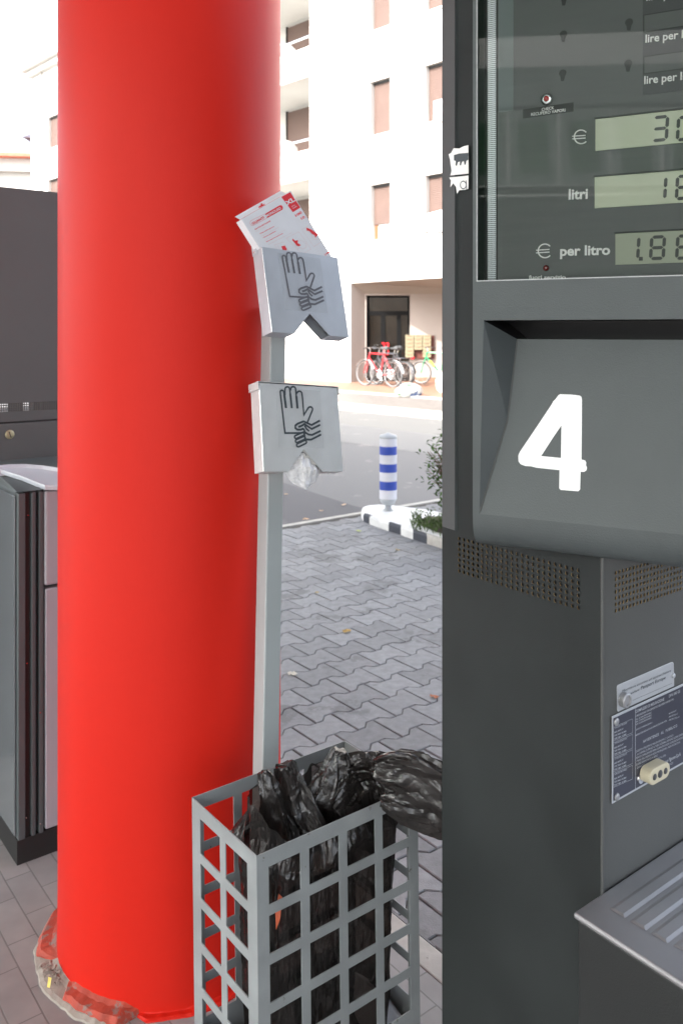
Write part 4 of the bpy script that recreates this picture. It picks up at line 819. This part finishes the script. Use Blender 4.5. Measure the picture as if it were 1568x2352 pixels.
# torn sticker on the side
ts = MB(); q0 = lambda x, y: SFr.px(1033.5 + x / 2.933, y / 2.933, -.0060)
tp = [(-12, 1040), (5, 1030), (22, 998), (60, 1000), (90, 985), (122, 978), (123, 1170), (60, 1176), (0, 1182), (8, 1150), (2, 1110), (-2, 1075)]
ts.quad(*[SFr.P(*q0(*p), -.0060) for p in tp]); tp2 = [(-8, 1196), (50, 1190), (122, 1182), (122, 1272), (100, 1278), (60, 1282), (45, 1305), (38, 1260), (20, 1235), (0, 1262), (4, 1215)]
ts.quad(*[SFr.P(*q0(*p), -.0060) for p in tp2]); tks = ts.build('torn_sticker', M['letter'], pump)
td = MB(); td.quad(*[SFr.P(*q0(*p), -.0064) for p in ((25, 1045), (60, 1035), (122, 1030), (122, 1075), (108, 1085), (104, 1108), (96, 1110), (92, 1085), (80, 1090), (72, 1115), (64, 1112), (66, 1088), (52, 1092), (44, 1118), (36, 1112), (38, 1085), (26, 1080))])
td.build('torn_emblem', M['ink'], tks); td = MB(); td.ribbon(SFr, [q0(88 + 20 * math.cos(R(a)), 1246 - 26 * math.sin(R(a))) for a in range(0, 351, 30)], .0018, -.0064, True); td.ribbon(SFr, [q0(108, 1216), q0(110, 1275)], .0018, -.0065); td.build('sticker_letters', M['ink'], tks)
# nameplates on the front
e8 = lambda x, y, d=0: FF.px(1320.5 + x / 5.464, 1464.1 + y / 5.464, d)
def plate(cs, m, name, d0, d1, par=pump): return MB().prism(FF, [e8(*p, d0) for p in cs], d0, d1).build(name, m, par, bevel=.0006)
sp_ = plate([(522, 625), (530, 604), (545, 594), (1200, 314), (1222, 310), (1234, 325), (1240, 600), (1236, 612), (560, 922), (540, 935), (528, 925)], M['platemetal'], 'small_plate', -.0016, -.0002)
tl = MB(); T8 = lambda body, a, b, cap, d=-.0019, **k: text(tl, FF, body, e8(*a, d), e8(*b, d), d, cap=cap, **k)
ZP = 1.5 / 1960 / 5.464
T8('Misuratore associato ad apparecchiatura', (585, 690), (1195, 430), 30 * ZP, shear=.15); T8('ausiliaria', (690, 715), (800, 665), 24 * ZP, shear=.15, bold=.01); T8('Passport Europe', (820, 655), (1130, 520), 42 * ZP, bold=.015, shear=.1); T8('n.', (655, 810), (682, 800), 24 * ZP)
tl.ribbon(FF, [e8(705, 785), e8(1195, 572)], .0005, -.0019); tl.build('plate_lettering', M['ink'], sp_)
MB().lathe([(.0125, 0), (.0125, .009), (.0105, .0105), (.0085, .0105), (.008, .008)], FF.P(*e8(580, 770), -.0018), -B, 28).build('sealing_bolt', M['steel'], sp_, smooth=False)
MB().lathe([(.005, 0), (.004, .002)], FF.P(*e8(1215, 475), -.0018), -B, 16).build('seal', M['platemetal'], sp_, smooth=True)
xr = e8(440, 970)[0] + .235
bl0, bl1 = e8(440, 985), e8(452, 2075)
bpl = MB().box(FF, bl0[0], xr, bl1[1], bl0[1], -.0030, -.0018).build('large_plate', M['platemetal'], pump, bevel=.0005)
MB().box(FF, bl0[0] + .0035, xr - .004, bl1[1] + .004, bl0[1] - .004, -.0034, -.0031).build('plate_field', M['platedark'], bpl)
pl = MB(); dv = e8(728, 1400)[0]; pl.ribbon(FF, [(dv, bl1[1] + .004), (dv, bl0[1] - .004)], .0011, -.0037)
def T9(body, a, b, cap, **k): text(pl, FF, body, e8(*a, -.0037), e8(*b, -.0037), -.0037, cap=cap * ZP, **k)
for k in range(4):
    oy = 194 * k; p = [e8(*c, -.0037) for c in ((480, 1125 + oy), (715, 1022 + oy), (715, 1195 + oy), (480, 1300 + oy))]; pl.ribbon(FF, p, .0005, -.0037, True)
    T9(('TOTALIZZATORE SUPER', 'TOTALIZZATORE', 'TOTALIZZATORE S.P.', 'TOTALIZZATORE NORMALE')[k], (488, 1150 + oy), (645, 1080 + oy), 20, bold=.01)
    for j, s_ in enumerate(('MOD. MATR. N°', 'PORT. MAX. 40 L/MIN', 'PORT. MIN.  4 L/MIN')): T9(s_, (488, 1205 + oy + 40 * j), (600 + 36 * (j > 0), 1155 + oy + 40 * j - 10 * (j > 0)), 20, bold=.02)
T9('COMPLESSO DI MISURAZIONE', (755, 950), (1112, 790), 36, bold=.02); T9('DPX 040 GE', (1172, 755), (1312, 690), 36, bold=.015)
T9('- MISURAZIONE CON DISPOSITIVO RECUPERO VAPORI TIPO', (755, 1002), (1232, 785), 24, bold=.015)
for j in range(3): T9('E.N. 12 34 56 78 910 A.B.C.', (758, 1040 + j * 32), (955, 950 + j * 32), 20, bold=.02); T9('- MATRICOLA N°', (1165, 970 + j * 40), (1265 + 20 * j, 925 + j * 40), 20, bold=.01)
T9('ANNO DI FABBRICAZIONE N.', (758, 1170), (965, 1075), 19, bold=.01); T9('MISURATORE ASSOCIATO AD APPARECCHIATURA AUSIL.', (755, 1240), (1150, 1050), 20, bold=.015)
T9('AVVERTENZE  AL  PUBBLICO', (848, 1325), (1275, 1120), 34, bold=.02, space=1.25)
for j, (s_, x1) in enumerate((('QUESTO STRUMENTO MISURA BENZINE O GASOLIO', 1225), ('- LA CAMERA DI SPIA ED IL TUBO FLESSIBILE DEVONO ESSERE SEMPRE', 1352), ('PIENI DI CARBURANTE PRIMA DURANTE E DOPO OGNI EROGAZIONE', 1350), ('- PRIMA DELL INIZIO DI OGNI MISURAZIONE L INDICATORE DEVE', 1312), ('ESSERE RIPORTATO A ZERO', 1030), ('- QUANTITA MINIMA EROGABILE 5 LITRI', 1132))):
    y = 1445 + j * 42; T9(s_, (758, y), (x1, y - (x1 - 758) * .445), 25, bold=.0)
T9('Nuovo Pignone S.p.A.', (1085, 1600), (1320, 1480), 44, bold=.015, shear=.25); T9('FIRENZE', (1140, 1625), (1225, 1585), 26)
pl.build('plate_lettering', M['platemetal'], bpl)
for (x, y) in ((488, 1048), (495, 1990), (1352, 655), (1352, 1515)): MB().lathe([(.0066, 0), (.0058, .0018), (.002, .0024)], FF.P(*e8(x, y), -.0035), -B, 20).build('screw', M['steel'], bpl, smooth=True)
op = thing('optical_port', tuple(FF.P(*e8(980, 1740), -.003)), 'small cream oval optical connector with three round lenses on the dark nameplate', 'connector')
oc = e8(1035, 1700, -.02); ol = .0175; orr = .0135
cap2 = [(oc[0] + ol + orr * math.cos(R(a)), oc[1] + orr * math.sin(R(a))) for a in range(-90, 91, 15)] + [(oc[0] - ol + orr * math.cos(R(a)), oc[1] + orr * math.sin(R(a))) for a in range(90, 271, 15)]
MB().prism(FF, cap2, -.024, -.004).build('port_body', M['beige'], op, bevel=.0016)
for k, r_ in ((-1, .0056), (0, .0068), (1, .0056)): MB().lathe([(r_, 0), (r_ * .9, .0008)], FF.P(oc[0] + k * .0165, oc[1], -.0242), -B, 20).build('lens', M['panel2'], op, smooth=True)
MB().lathe([(.0085, 0), (.008, .0025), (.004, .003)], FF.P(*e8(790, 1760), -.0035), -B, 20).build('lead_seal', M['chrome'], pump)
# nozzle tray
TZ = .68; T0 = ground(1315, 2095, TZ); tf = Fr(T0, A, -B, UP)      # x along the front, y towards the viewer
tm = MB(); TL, TW = .66, .46
def tray():
    mb = MB(); ribs = []
    for (x0, y0, x1, y1) in ((980, 1695, 1035, 1730), (1095, 1765, 1155, 1800), (1215, 1835, 1275, 1870), (1345, 1905, 1405, 1940)):
        a_ = ground(1004.8 + x0 / 2.489, 1406.7 + y0 / 2.489, TZ) - T0; b_ = ground(1004.8 + x1 / 2.489, 1406.7 + y1 / 2.489, TZ) - T0
        ribs.append((a_.dot(A), a_.dot(-B), b_.dot(-B)))
    st = ribs[3][1] - ribs[2][1]
    for k in range(2): ribs.append((ribs[3][0], ribs[3][1] + st * (k + 1), ribs[3][2] + st * (k + 1)))
    return ribs
ribs = tray()
mb = MB(); mb.box(tf, 0, TL, 0, TW, -.010, 0); tr_ = mb.build('tray', M['steel'], pump, bevel=.004, seg=3)
rbm = MB()
for (xs_, ya, yb) in ribs:
    yb = max(yb, ya + .028)
    rbm.add([tf.P(xs_, ya, .0004), tf.P(TL - .03, ya, .0004), tf.P(TL - .03, yb, .0004), tf.P(xs_, yb, .0004), tf.P(xs_ + .005, ya + .006, .0022), tf.P(TL - .036, ya + .006, .0022), tf.P(TL - .036, yb - .006, .0022), tf.P(xs_ + .005, yb - .006, .0022)],
            [[4, 5, 6, 7], [0, 1, 5, 4], [1, 2, 6, 5], [2, 3, 7, 6], [3, 0, 4, 7]])
rbm.build('tray_rib', M['steel'], tr_, bevel=.0015)
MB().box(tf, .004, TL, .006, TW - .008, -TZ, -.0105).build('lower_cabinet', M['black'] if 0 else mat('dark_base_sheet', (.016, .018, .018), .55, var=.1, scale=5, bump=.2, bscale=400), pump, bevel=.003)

# ------------------------------------------------------------------ second pump and payment cabinet at the left
K = ground(41, 1990); KF = Fr(K, A, UP, B)
cabn = thing('payment_cabinet', tuple(K), 'dark metal cabinet with lilac grey doors and white top hopper left of the column', 'cabinet')
kz = lambda Y, X=60: KF.px(X, Y)[1]; kx = lambda X, Y=1300: KF.px(X, Y)[0]
zc = 1.118
MB().box(KF, 0, .52, 0, .075, .004, .45).build('plinth', M['black'], cabn)
MB().box(KF, 0.0, .52, .076, zc, .02, .45).build('carcass', M['cab'], cabn, bevel=.004)
MB().box(KF, 0, kx(58), .077, zc - .004, -.006, .019).build('corner_profile', M['cab'], cabn, bevel=.003)
MB().box(KF, kx(59), kx(70), .077, zc - .004, .006, .019).build('dark_groove', M['black'], cabn)
MB().box(KF, kx(71), kx(82), .077, zc - .004, -.006, .019).build('corner_profile', M['cab'], cabn, bevel=.004)
MB().box(KF, kx(89), kx(100), .077, zc - .004, -.006, .019).build('door_frame', M['cab'], cabn, bevel=.003)
SK = Fr(K, -B, UP, A); MB().box(SK, -.45, -.012, .085, zc - .012, -.006, -.0005).build('side_plate', M['cabside'], cabn, bevel=.002)
zs = kz(1345, 115)
MB().box(KF, kx(101), .50, zs + .004, zc - .004, -.012, .019).build('upper_door', M['lilac'], cabn, bevel=.008, seg=4)
MB().box(KF, kx(103), .50, .085, zs - .006, -.010, .019).build('lower_door', M['lilac'], cabn, bevel=.004, seg=3)
# sloping top and white hopper
MB().add([KF.P(-.002, zc + .0005, -.006), KF.P(.52, zc + .0005, -.006), KF.P(.52, zc + .03, .20), KF.P(-.002, zc + .03, .20), KF.P(-.002, zc + .03, .46), KF.P(.52, zc + .03, .46), KF.P(-.002, zc, .46), KF.P(.52, zc, .46)], [[0, 1, 2, 3], [3, 2, 5, 4], [0, 3, 4, 6], [1, 7, 5, 2]]).build('sloping_top', M['cab'], cabn, bevel=.002)
TFr = Fr(KF.P(0, zc + .002, 0), A, B + UP * .15, UP - B * .15)
hol = [TFr.px(x, y, .012) for x, y in ((-40, 1083), (-15, 1071), (20, 1067.5), (60, 1067), (100, 1070), (133, 1075), (170, 1084), (200, 1096), (195, 1110), (165, 1117), (135, 1117), (104, 1116), (85, 1109), (50, 1095), (20, 1085.5), (0, 1079.5))]
hcx, hcy = sum(p[0] for p in hol) / len(hol), sum(p[1] for p in hol) / len(hol); hop = MB(); prev = None
for g_, z_ in ((0, 0), (-.01, .010), (.01, .014), (.04, .013), (.09, .003), (.35, .001)):
    ring_ = [TFr.P(x + (hcx - x) * g_, y + (hcy - y) * g_, z_) for x, y in hol]
    if prev:
        for k in range(len(hol)): hop.quad(prev[k], prev[(k + 1) % len(hol)], ring_[(k + 1) % len(hol)], ring_[k])
    prev = ring_
hop.quad(*prev); hop.build('hopper', M['whiteplastic'], cabn, smooth=True)
for (X, Y) in ((66.5, 1184), (64, 1525), (62, 1880), (91.5, 1635), (92, 1890)): MB().lathe([(.0028, 0), (.002, .0014)], KF.P(*KF.px(X, Y, 0), -.0062 if X > 80 else .0058), -B, 10).build('rivet', M['chrome'], cabn)
QO = K + B * .70 - A * .25; QF = Fr(QO, A, UP, B); qx = lambda X, Y=900: QF.px(X, Y)[0]; qz = lambda Y, X=66: QF.px(X, Y)[1]
pu2 = thing('fuel_pump', tuple(QO), 'grey brown rear fuel pump left of the red column with a vent strip', 'fuel pump')
QW = 1.05; m2 = MB(); r2_ = MB(); zg0, zg1 = qz(944), qz(919); QT = 2.14; pt2 = .0085; n2 = int(QW / pt2) - 8; nrw = max(3, int((zg1 - zg0) / pt2))
gxa = .03; grid_wall(m2, QF, 0, QW, qz(966), QT, [(gxa, gxa + n2 * pt2, zg0, zg0 + nrw * pt2, .001)]); perf(m2, r2_, QF, gxa + pt2 / 2, zg0 + pt2 / 2, n2, nrw, pt2, pt2, .0027)
m2.quad(QF.P(0, QT), QF.P(QW, QT), QF.P(QW, QT, .3), QF.P(0, QT, .3)); m2.quad(QF.P(0, qz(966)), QF.P(0, QT), QF.P(0, QT, .3), QF.P(0, qz(966), .3)); m2.quad(QF.P(QW, qz(966)), QF.P(QW, QT), QF.P(QW, QT, .3), QF.P(QW, qz(966), .3))
u2 = m2.build('upper_casing', M['pump2'], pu2); r2_.build('vent_hole_rims', M['rim'], u2)
MB().box(QF, 0.0, QW, 0, qz(970), 0, .3).build('lower_door', M['pump2'], pu2, bevel=.003)
MB().box(QF, .01, QW - .01, qz(970) - .03, qz(966) + .03, .01, .29).build('seam', M['black'], pu2)
for Xa, Xb in ((27, 60), (76, 79), (83, 98), (102, 200)): MB().box(QF, qx(Xa) , qx(Xb), zg0 - .02, zg1 + .02, .03, .05).build('inner_plate', M['black'], pu2)
sc_ = MB().lathe([(.0175, 0), (.0165, .003), (.013, .004)], QF.P(qx(23), qz(998, 23), -.0005), -B, 24).build('lock_screw', M['brass'], pu2, smooth=True)
MB().box(Fr(QF.P(qx(23), qz(998, 23), 0), (A + UP * .35), (UP - A * .35), B), -.0016, .0016, -.0125, .0125, -.0052, -.0046).build('screw_slot', M['black'], sc_)

# ------------------------------------------------------------------ bollard and kerbed island
ic = ground(891, 1172, .072); IZ = .072
isl = thing('kerb_island', (ic.x, ic.y, 0), 'white topped kerb island with black and white painted edge under the bollard', 'traffic island')
tipg = ground(829, 1172, IZ); e1_ = ground(863, 1186 - 4, IZ)
iu, iv = ic.dot(A), ic.dot(B)
# outline in (u, v): rounded nose, front edge along -B, back edge
def iu_v(p): return (p.dot(A), p.dot(B))
ol_ = [iu_v(ground(x, y, IZ)) for x, y in ((829.5, 1170), (834, 1178), (848, 1184), (870, 1192), (892, 1199), (920, 1208), (948, 1217), (980, 1227), (1016, 1238), (1060, 1251), (1120, 1268))]
ol_ += [iu_v(ground(x, y, IZ)) for x, y in ((1200, 1215), (1100, 1190), (1016, 1177), (980, 1170), (940, 1165), (900, 1160), (868, 1158), (842, 1160), (831, 1164))]
IF = Fr((0, 0, 0), A, B, UP)
def shrink(o, g): cx_ = sum(p[0] for p in o) / len(o); cy_ = sum(p[1] for p in o) / len(o); return [(x + (cx_ - x) * g, y + (cy_ - y) * g) for x, y in o]
N = len(ol_); cc = shrink(ol_, .03); kk = shrink(ol_, .10); run = None
def flush():
    if run: run[1].build(run[0], M[{'white_kerb': 'kerbwhite', 'black_kerb': 'kerbblack', 'bare_kerb': 'concrete'}[run[0]]], isl)
for i in range(N):
    j = (i + 1) % N; nm = 'black_kerb' if i in (1, 4, 6) else ('bare_kerb' if 7 <= i <= 12 else 'white_kerb')
    if not run or run[0] != nm: flush(); run = (nm, MB())
    a0_, a1_ = uv(*ol_[i], -.01), uv(*ol_[j], -.01); b0_, b1_ = uv(*ol_[i], IZ - .02), uv(*ol_[j], IZ - .02); c0_, c1_ = uv(*cc[i], IZ), uv(*cc[j], IZ); d0_, d1_ = uv(*kk[i], IZ), uv(*kk[j], IZ)
    run[1].quad(a0_, a1_, b1_, b0_); run[1].quad(b0_, b1_, c1_, c0_); run[1].quad(c0_, c1_, d1_, d0_)
flush()
kk = shrink(ol_, .10); sp_u = iu_v(ground(955, 1195, IZ))[0]
isl_top = MB(); isl_top.quad(*[uv(*p, IZ - .0005) for p in kk]); isl_top.build('top_slab', M['kerbwhite'], isl)
soil = [iu_v(ground(x, y, IZ)) for x, y in ((958, 1196), (985, 1186), (1040, 1190), (1120, 1205), (1110, 1248), (1050, 1238), (1000, 1222), (968, 1208))]
MB().quad(*[uv(*p, IZ + .004) for p in soil]).build('soil', M['soil'], isl)
bo = thing('bollard', (ic.x, ic.y, IZ), 'blue and white banded round bollard on the white kerb island', 'bollard')
br = .0735; bzf = lambda Y: CH - (Y - CY) / FP * ic.y
ys = [(1650 + y / 2.24) / 1.7417 for y in (228, 300, 375, 455, 530, 610, 688, 768)]
for k in range(7):
    z0, z1 = bzf(ys[k + 1]), bzf(ys[k]); MB().lathe([(br, z0 - 0), (br, z1)], (ic.x, ic.y, 0), n=48).build('blue_band' if k % 2 else 'white_band', M['bollblue' if k % 2 else 'bollwhite'], bo, smooth=False)
zt_ = bzf(ys[0]); MB().lathe([(br + .002, zt_), (br + .003, zt_ + .008), (br - .006, zt_ + .024), (.03, zt_ + .034), (.012, zt_ + .045)], (ic.x, ic.y, 0), n=48).build('cap', M['bollgrey'], bo, smooth=True)
zl = bzf(ys[7]); MB().lathe([(.03, zl - .055), (.055, zl - .045), (br - .004, zl - .015), (br + .001, zl - .001)], (ic.x, ic.y, 0), n=48).build('tapered_foot', M['bollgrey'], bo, smooth=True)
MB().lathe([(.045, IZ + .001), (.03, IZ + .012), (.027, zl - .054)], (ic.x, ic.y, 0), n=24).build('stem', M['bollgrey'], bo, smooth=True)
# plants on the island
def leaf(mb, p, d, L, wd, up=V((0, 0, 1))):
    d = d.normalized(); s = d.cross(up); s = s.normalized() if s.length > .01 else V((1, 0, 0)); mid = p + d * L * .5 + up * L * .06
    mb.add([p, mid + s * wd / 2, p + d * L - up * L * .1, mid - s * wd / 2], [[0, 1, 2, 3]])
def shrub(name, base, stems, h_, spread, nleaf, L, label, catn, m='leaf'):
    t = thing(name, tuple(base), label, catn); sm_ = MB(); lm_ = MB()
    for k in range(stems):
        a = random.uniform(0, 6.28); tipp = base + V((math.cos(a) * spread * random.uniform(.2, 1), math.sin(a) * spread * random.uniform(.2, 1), h_ * random.uniform(.45, 1)))
        st_ = base + V((random.uniform(-.05, .05), random.uniform(-.05, .05), 0)); pts = [st_.lerp(tipp, f) + V((0, 0, .12 * math.sin(f * 3.1) * h_)) + V((noise.noise(V((k, f * 3, 0))), noise.noise(V((k, f * 3, 5))), 0)) * .05 for f in (0, .25, .5, .75, 1)]
        sm_.tube(pts, [.007, .006, .005, .003, .0015], 5)
        for i in range(nleaf):
            f = random.uniform(.12, 1); q = st_.lerp(tipp, f) + V((0, 0, .12 * math.sin(f * 3.1) * h_)) + V([random.gauss(0, .05) for _ in range(3)])
            leaf(lm_, q, V((random.gauss(0, 1), random.gauss(0, 1), random.gauss(0, .5))), L * random.uniform(.6, 1.3), L * random.uniform(.35, .55))
    sm_.build('stems', M['twig'], t); lm_.build('leaves', M[m], t); return t
p_sh = ground(1058, 1222, .1)
shrub('shrub', p_sh, 60, .78, .34, 50, .045, 'loose small leaved green shrub growing on the island beside the pump', 'shrub')
gr = MB()
for i in range(520):
    x = random.uniform(945, 1060); y = random.gauss(1203, 9) + (x - 945) * .12; b_ = ground(x, y, IZ)
    if random.random() < .5: leaf(gr, b_, V((random.gauss(0, .5), random.gauss(0, .5), 1)), random.uniform(.03, .09), .010, V((0, 1, 0)))
    else: leaf(gr, b_ + V((0, 0, random.uniform(.01, .09))), V((random.gauss(0, 1), random.gauss(0, 1), .3)), .03, .018)
tag(gr.build('ground_cover', M['leaf2']), 'low green weeds and grass creeping over the island edge', 'weeds', kind='stuff')
# fallen leaves
LV = [(796, 1451, .055, (.42, .27, .08), 'largest yellow brown fallen leaf just beyond the light patch on the paving'), (672, 1549, .05, (.62, .58, .48), 'pale cream fallen leaf on the paving near the grey post'), (727, 1362, .035, (.36, .27, .12), 'small tan fallen leaf on the paving right of the grey post'),
      (913, 1264, .045, (.36, .27, .13), 'faded brown fallen leaf on the paving below the kerb island'), (823, 1220, .06, (.42, .48, .16), 'yellow green fallen leaf on the far paving near the asphalt'), (998, 1601, .045, (.45, .17, .09), 'orange fallen leaf on the paving beside the charcoal pump'),
      (702, 1193, .07, (.55, .36, .22), 'pale orange fallen leaf on the dark asphalt nearest the paving'), (737, 1174, .05, (.45, .3, .2), 'small brown fallen leaf in the middle of the dark asphalt'), (789, 1160, .06, (.6, .42, .28), 'peach coloured fallen leaf on dark asphalt by the kerb island'), (657, 1136, .05, (.5, .35, .22), 'light brown fallen leaf on the road beside the grey post'), (985, 1425, .02, (.6, .6, .55), 'tiny whitish fallen leaf on the paving at the pump edge')]
for (x, y, L, c, lb_) in LV:
    g = ground(x, y, .004); mb = MB(); a = random.uniform(0, 6.28); n_ = 12; pts = []
    for k in range(n_): th = 2 * math.pi * k / n_; rr = L / 2 * (.55 + .45 * abs(math.cos(th))) * random.uniform(.8, 1.15); pts.append(g + V((math.cos(th + a) * rr, math.sin(th + a) * rr, random.uniform(.001, .010))))
    mb.add([g + V((0, 0, .003))] + pts, [[0, 1 + k, 1 + (k + 1) % n_] for k in range(n_)])
    o = mb.build('fallen_leaf', mat('dry_leaf', c, .8, var=.2, scale=60), origin=g); tag(o, lb_, 'leaf', 'fallen leaves')
# manhole stain etc. is in the paver colour; small grit
# ------------------------------------------------------------------ bicycles and bags before the porch
def bicycle(loc, rz, fcol, label, wr=.33, fender=None, rack=False, light=False, bottle=False):
    t = thing('bicycle', tuple(loc), label, 'bicycle', 'bicycles parked by the entrance', rz); L = 1.03
    def bld(mb, nm, m, par=t, **k): return mb.build(nm, m, par, world=False, **k)
    hubs = [(-L / 2, 'front'), (L / 2, 'rear')]
    for x, nm in hubs:
        w1 = MB(); n_ = 36
        w1.tube([(x + wr * math.cos(2 * math.pi * k / n_), 0, wr + wr * math.sin(2 * math.pi * k / n_)) for k in range(n_ + 1)], .017, 8); ty = bld(w1, 'wheel', M['rubber'], smooth=True)
        w2 = MB(); w2.tube([(x + (wr - .028) * math.cos(2 * math.pi * k / n_), 0, wr + (wr - .028) * math.sin(2 * math.pi * k / n_)) for k in range(n_ + 1)], .010, 6); bld(w2, 'rim', M['chrome'], ty)
        w3 = MB(); w3.tube([(x, -.035, wr), (x, .035, wr)], .018, 8)
        for k in range(18): a = 2 * math.pi * k / 18; w3.tube([(x, .02 * (-1) ** k, wr), (x + (wr - .03) * math.cos(a), 0, wr + (wr - .03) * math.sin(a))], .0016, 4)
        bld(w3, 'spokes', M['chrome'], ty)
        if fender:
            fm = MB(); a0_, a1_ = (R(20), R(150)) if nm == 'front' else (R(5), R(150)); pts = [(a0_ + (a1_ - a0_) * k / 14) for k in range(15)]; rr = wr + .035
            for k in range(14):
                p = [(x + rr * math.cos(pts[k + d]), s, wr + rr * math.sin(pts[k + d])) for d, s in ((0, -.028), (1, -.028), (1, .028), (0, .028))]; fm.quad(*p)
            bld(fm, 'mudguard', fender, t)
    hx, bb, st_ = V((-.33, 0, .86)), V((.06, 0, .29)), V((.20, 0, .84)); h2 = V((-.36, 0, .74))
    f = MB(); f.tube([hx, st_], .019, 8); f.tube([h2, bb], .022, 8); f.tube([bb, st_ + (st_ - bb) * .05], .019, 8); f.tube([hx + (hx - h2) * .15, h2], .022, 8)
    for s in (-.04, .04): f.tube([bb + V((0, s * .5, 0)), V((L / 2, s, wr))], .012, 6); f.tube([st_ + V((0, s * .3, -.03)), V((L / 2, s, wr))], .010, 6); 
    bld(f, 'frame', fcol)
    fk = MB()
    for s in (-.045, .045): fk.tube([h2 + V((0, s * .6, 0)), V((-.44, s, .55)), V((-L / 2, s, wr))], .012, 6)
    bld(fk, 'fork', fcol)
    hb_ = MB(); hb_.tube([hx, hx + V((.02, 0, .12)), hx + V((-.06, 0, .14))], .012, 6); hb_.tube([hx + V((.06, -.28, .13)), hx + V((-.04, -.12, .15)), hx + V((-.06, 0, .14)), hx + V((-.04, .12, .15)), hx + V((.06, .28, .13))], .011, 6)
    h_ = bld(hb_, 'handlebar', M['chrome']); g = MB()
    for s in (-1, 1): g.tube([hx + V((.05, .2 * s, .13)), hx + V((.09, .30 * s, .125))], .016, 8)
    bld(g, 'grips', M['rubber'], h_)
    sd = MB(); sp0 = st_ + (st_ - bb) * .05; spt = st_ + (st_ - bb) * .22; sd.tube([sp0, spt], .012, 6); bld(sd, 'seat_post', M['chrome'])
    s2 = MB(); s2.tube([spt + V((-.14, 0, .02)), spt + V((-.05, 0, .03)), spt + V((.05, 0, .035)), spt + V((.12, 0, .03))], [.018, .03, .065, .05], 10); bld(s2, 'saddle', M['rubber'], smooth=True)
    c = MB(); c.lathe([(.09, -.004), (.09, .004)], bb + V((0, -.05, 0)), (0, 1, 0), 24); c.tube([bb + V((0, -.07, 0)), bb + V((.12, -.07, -.12))], .009, 6); c.tube([bb + V((0, .07, 0)), bb + V((-.12, .07, .12))], .009, 6); c.box(Fr(bb + V((.12, -.11, -.12)), (1, 0, 0), (0, 0, 1), (0, 1, 0)), -.04, .04, -.01, .01, -.04, .04)
    bld(c, 'crankset', M['chrome'])
    if rack:
        rk = MB()
        for s in (-.06, .06): rk.tube([(.25, s, .72), (.72, s, .74), (L / 2, s, wr)], .006, 5)
        bld(rk, 'rack', M['chrome'])
    if light: bld(MB().lathe([(.04, 0), (.035, .05), (.01, .06)], (.74, 0, .74), (1, 0, 0), 14), 'rear_light', M['cardred'])
    if bottle: bld(MB().lathe([(.035, 0), (.035, .16), (.015, .19)], (-.12, -.04, .48), (-.45, 0, .55), 14), 'bottle', mat('yellow_plastic', (.8, .65, .05), .4))
    return t
fa = math.atan2(FE.y, FE.x)
wl = ground(840, 884, .15); wr2 = ground(900, 890, .15); mid = (wl + wr2) / 2
bicycle((mid.x, mid.y, .15), fa, M['bikered'], 'red bicycle with white mudguards in front of the glass entrance door', fender=M['white'], rack=True)
q = mid + FN * .62 + FE * -.12; bicycle((q.x, q.y, .15), fa, M['bikedark'], 'dark bicycle with a red rear light leaning behind the red bicycle', wr=.31, light=True, fender=M['bikedark'], rack=True)
q = mid + FN * .34 + FE * .02; bicycle((q.x, q.y, .15), fa + .06, M['bikedark'], 'plain dark bicycle squeezed between the red one and the wall', wr=.32)
g = ground(971, 881, .15); q = V((g.x, g.y, 0)) + V((.40, -.22, 0)); bicycle((q.x, q.y, .15), -.5, M['bikegreen'], 'green bicycle with a yellow bottle under the letter boxes', wr=.30, bottle=True)
def sack(name, c, rx, ry, rz, seed, m, label):
    mb = MB(); n_, m_ = 40, 24; rows = []
    for i in range(m_ + 1):
        v = -math.pi / 2 + math.pi * i / m_; row = []
        for j in range(n_):
            u = 2 * math.pi * j / n_; d = V((math.cos(v) * math.cos(u), math.cos(v) * math.sin(u), math.sin(v))); s = 1 + .22 * crumple(d * 1.1 + V((seed, 0, 0))) * .6 - .1
            p = V((d.x * rx * s, d.y * ry * s, max(-rz * .8, d.z * rz * s))); row.append(c + p + V((0, 0, rz * .8)))
        rows.append(row)
    mb.v = [p for r in rows for p in r]
    for i in range(m_):
        for j in range(n_): mb.f.append([i * n_ + j, i * n_ + (j + 1) % n_, (i + 1) * n_ + (j + 1) % n_, (i + 1) * n_ + j])
    o = mb.build(name, m, origin=c, smooth=True); return tag(o, label, 'bag')
bagm = mat('printed_plastic', (.5, .5, .47), .5)
def bagtex(m):
    n = m.node_tree.nodes; l = m.node_tree.links; tc = n.new('ShaderNodeTexCoord'); nz = n.new('ShaderNodeTexNoise'); nz.inputs['Scale'].default_value = 5; nz.inputs['Detail'].default_value = 2; l.new(tc.outputs['Object'], nz.inputs[0])
    cr = n.new('ShaderNodeValToRGB'); e = cr.color_ramp.elements; e[0].position = .33; e[0].color = (.03, .12, .04, 1); e[1].position = .40; e[1].color = (.42, .42, .39, 1)
    for p, c in ((.60, (.42, .42, .39, 1)), (.64, (.03, .06, .16, 1)), (.72, (.03, .07, .18, 1))): x = e.new(p); x.color = c
    l.new(nz.outputs[0], cr.inputs[0]); l.new(cr.outputs[0], n['Principled BSDF'].inputs['Base Color'])
bagtex(bagm)
sack('shopping_bag', ground(939, 912, .12), .29, .16, .17, 2, bagm, 'stuffed white carrier bag with blue and green print lying at the kerb')
sack('white_sack', ground(1024, 902, .15), .22, .2, .27, 6, M['white'], 'plain white tied sack standing at the terrace edge near the pump')
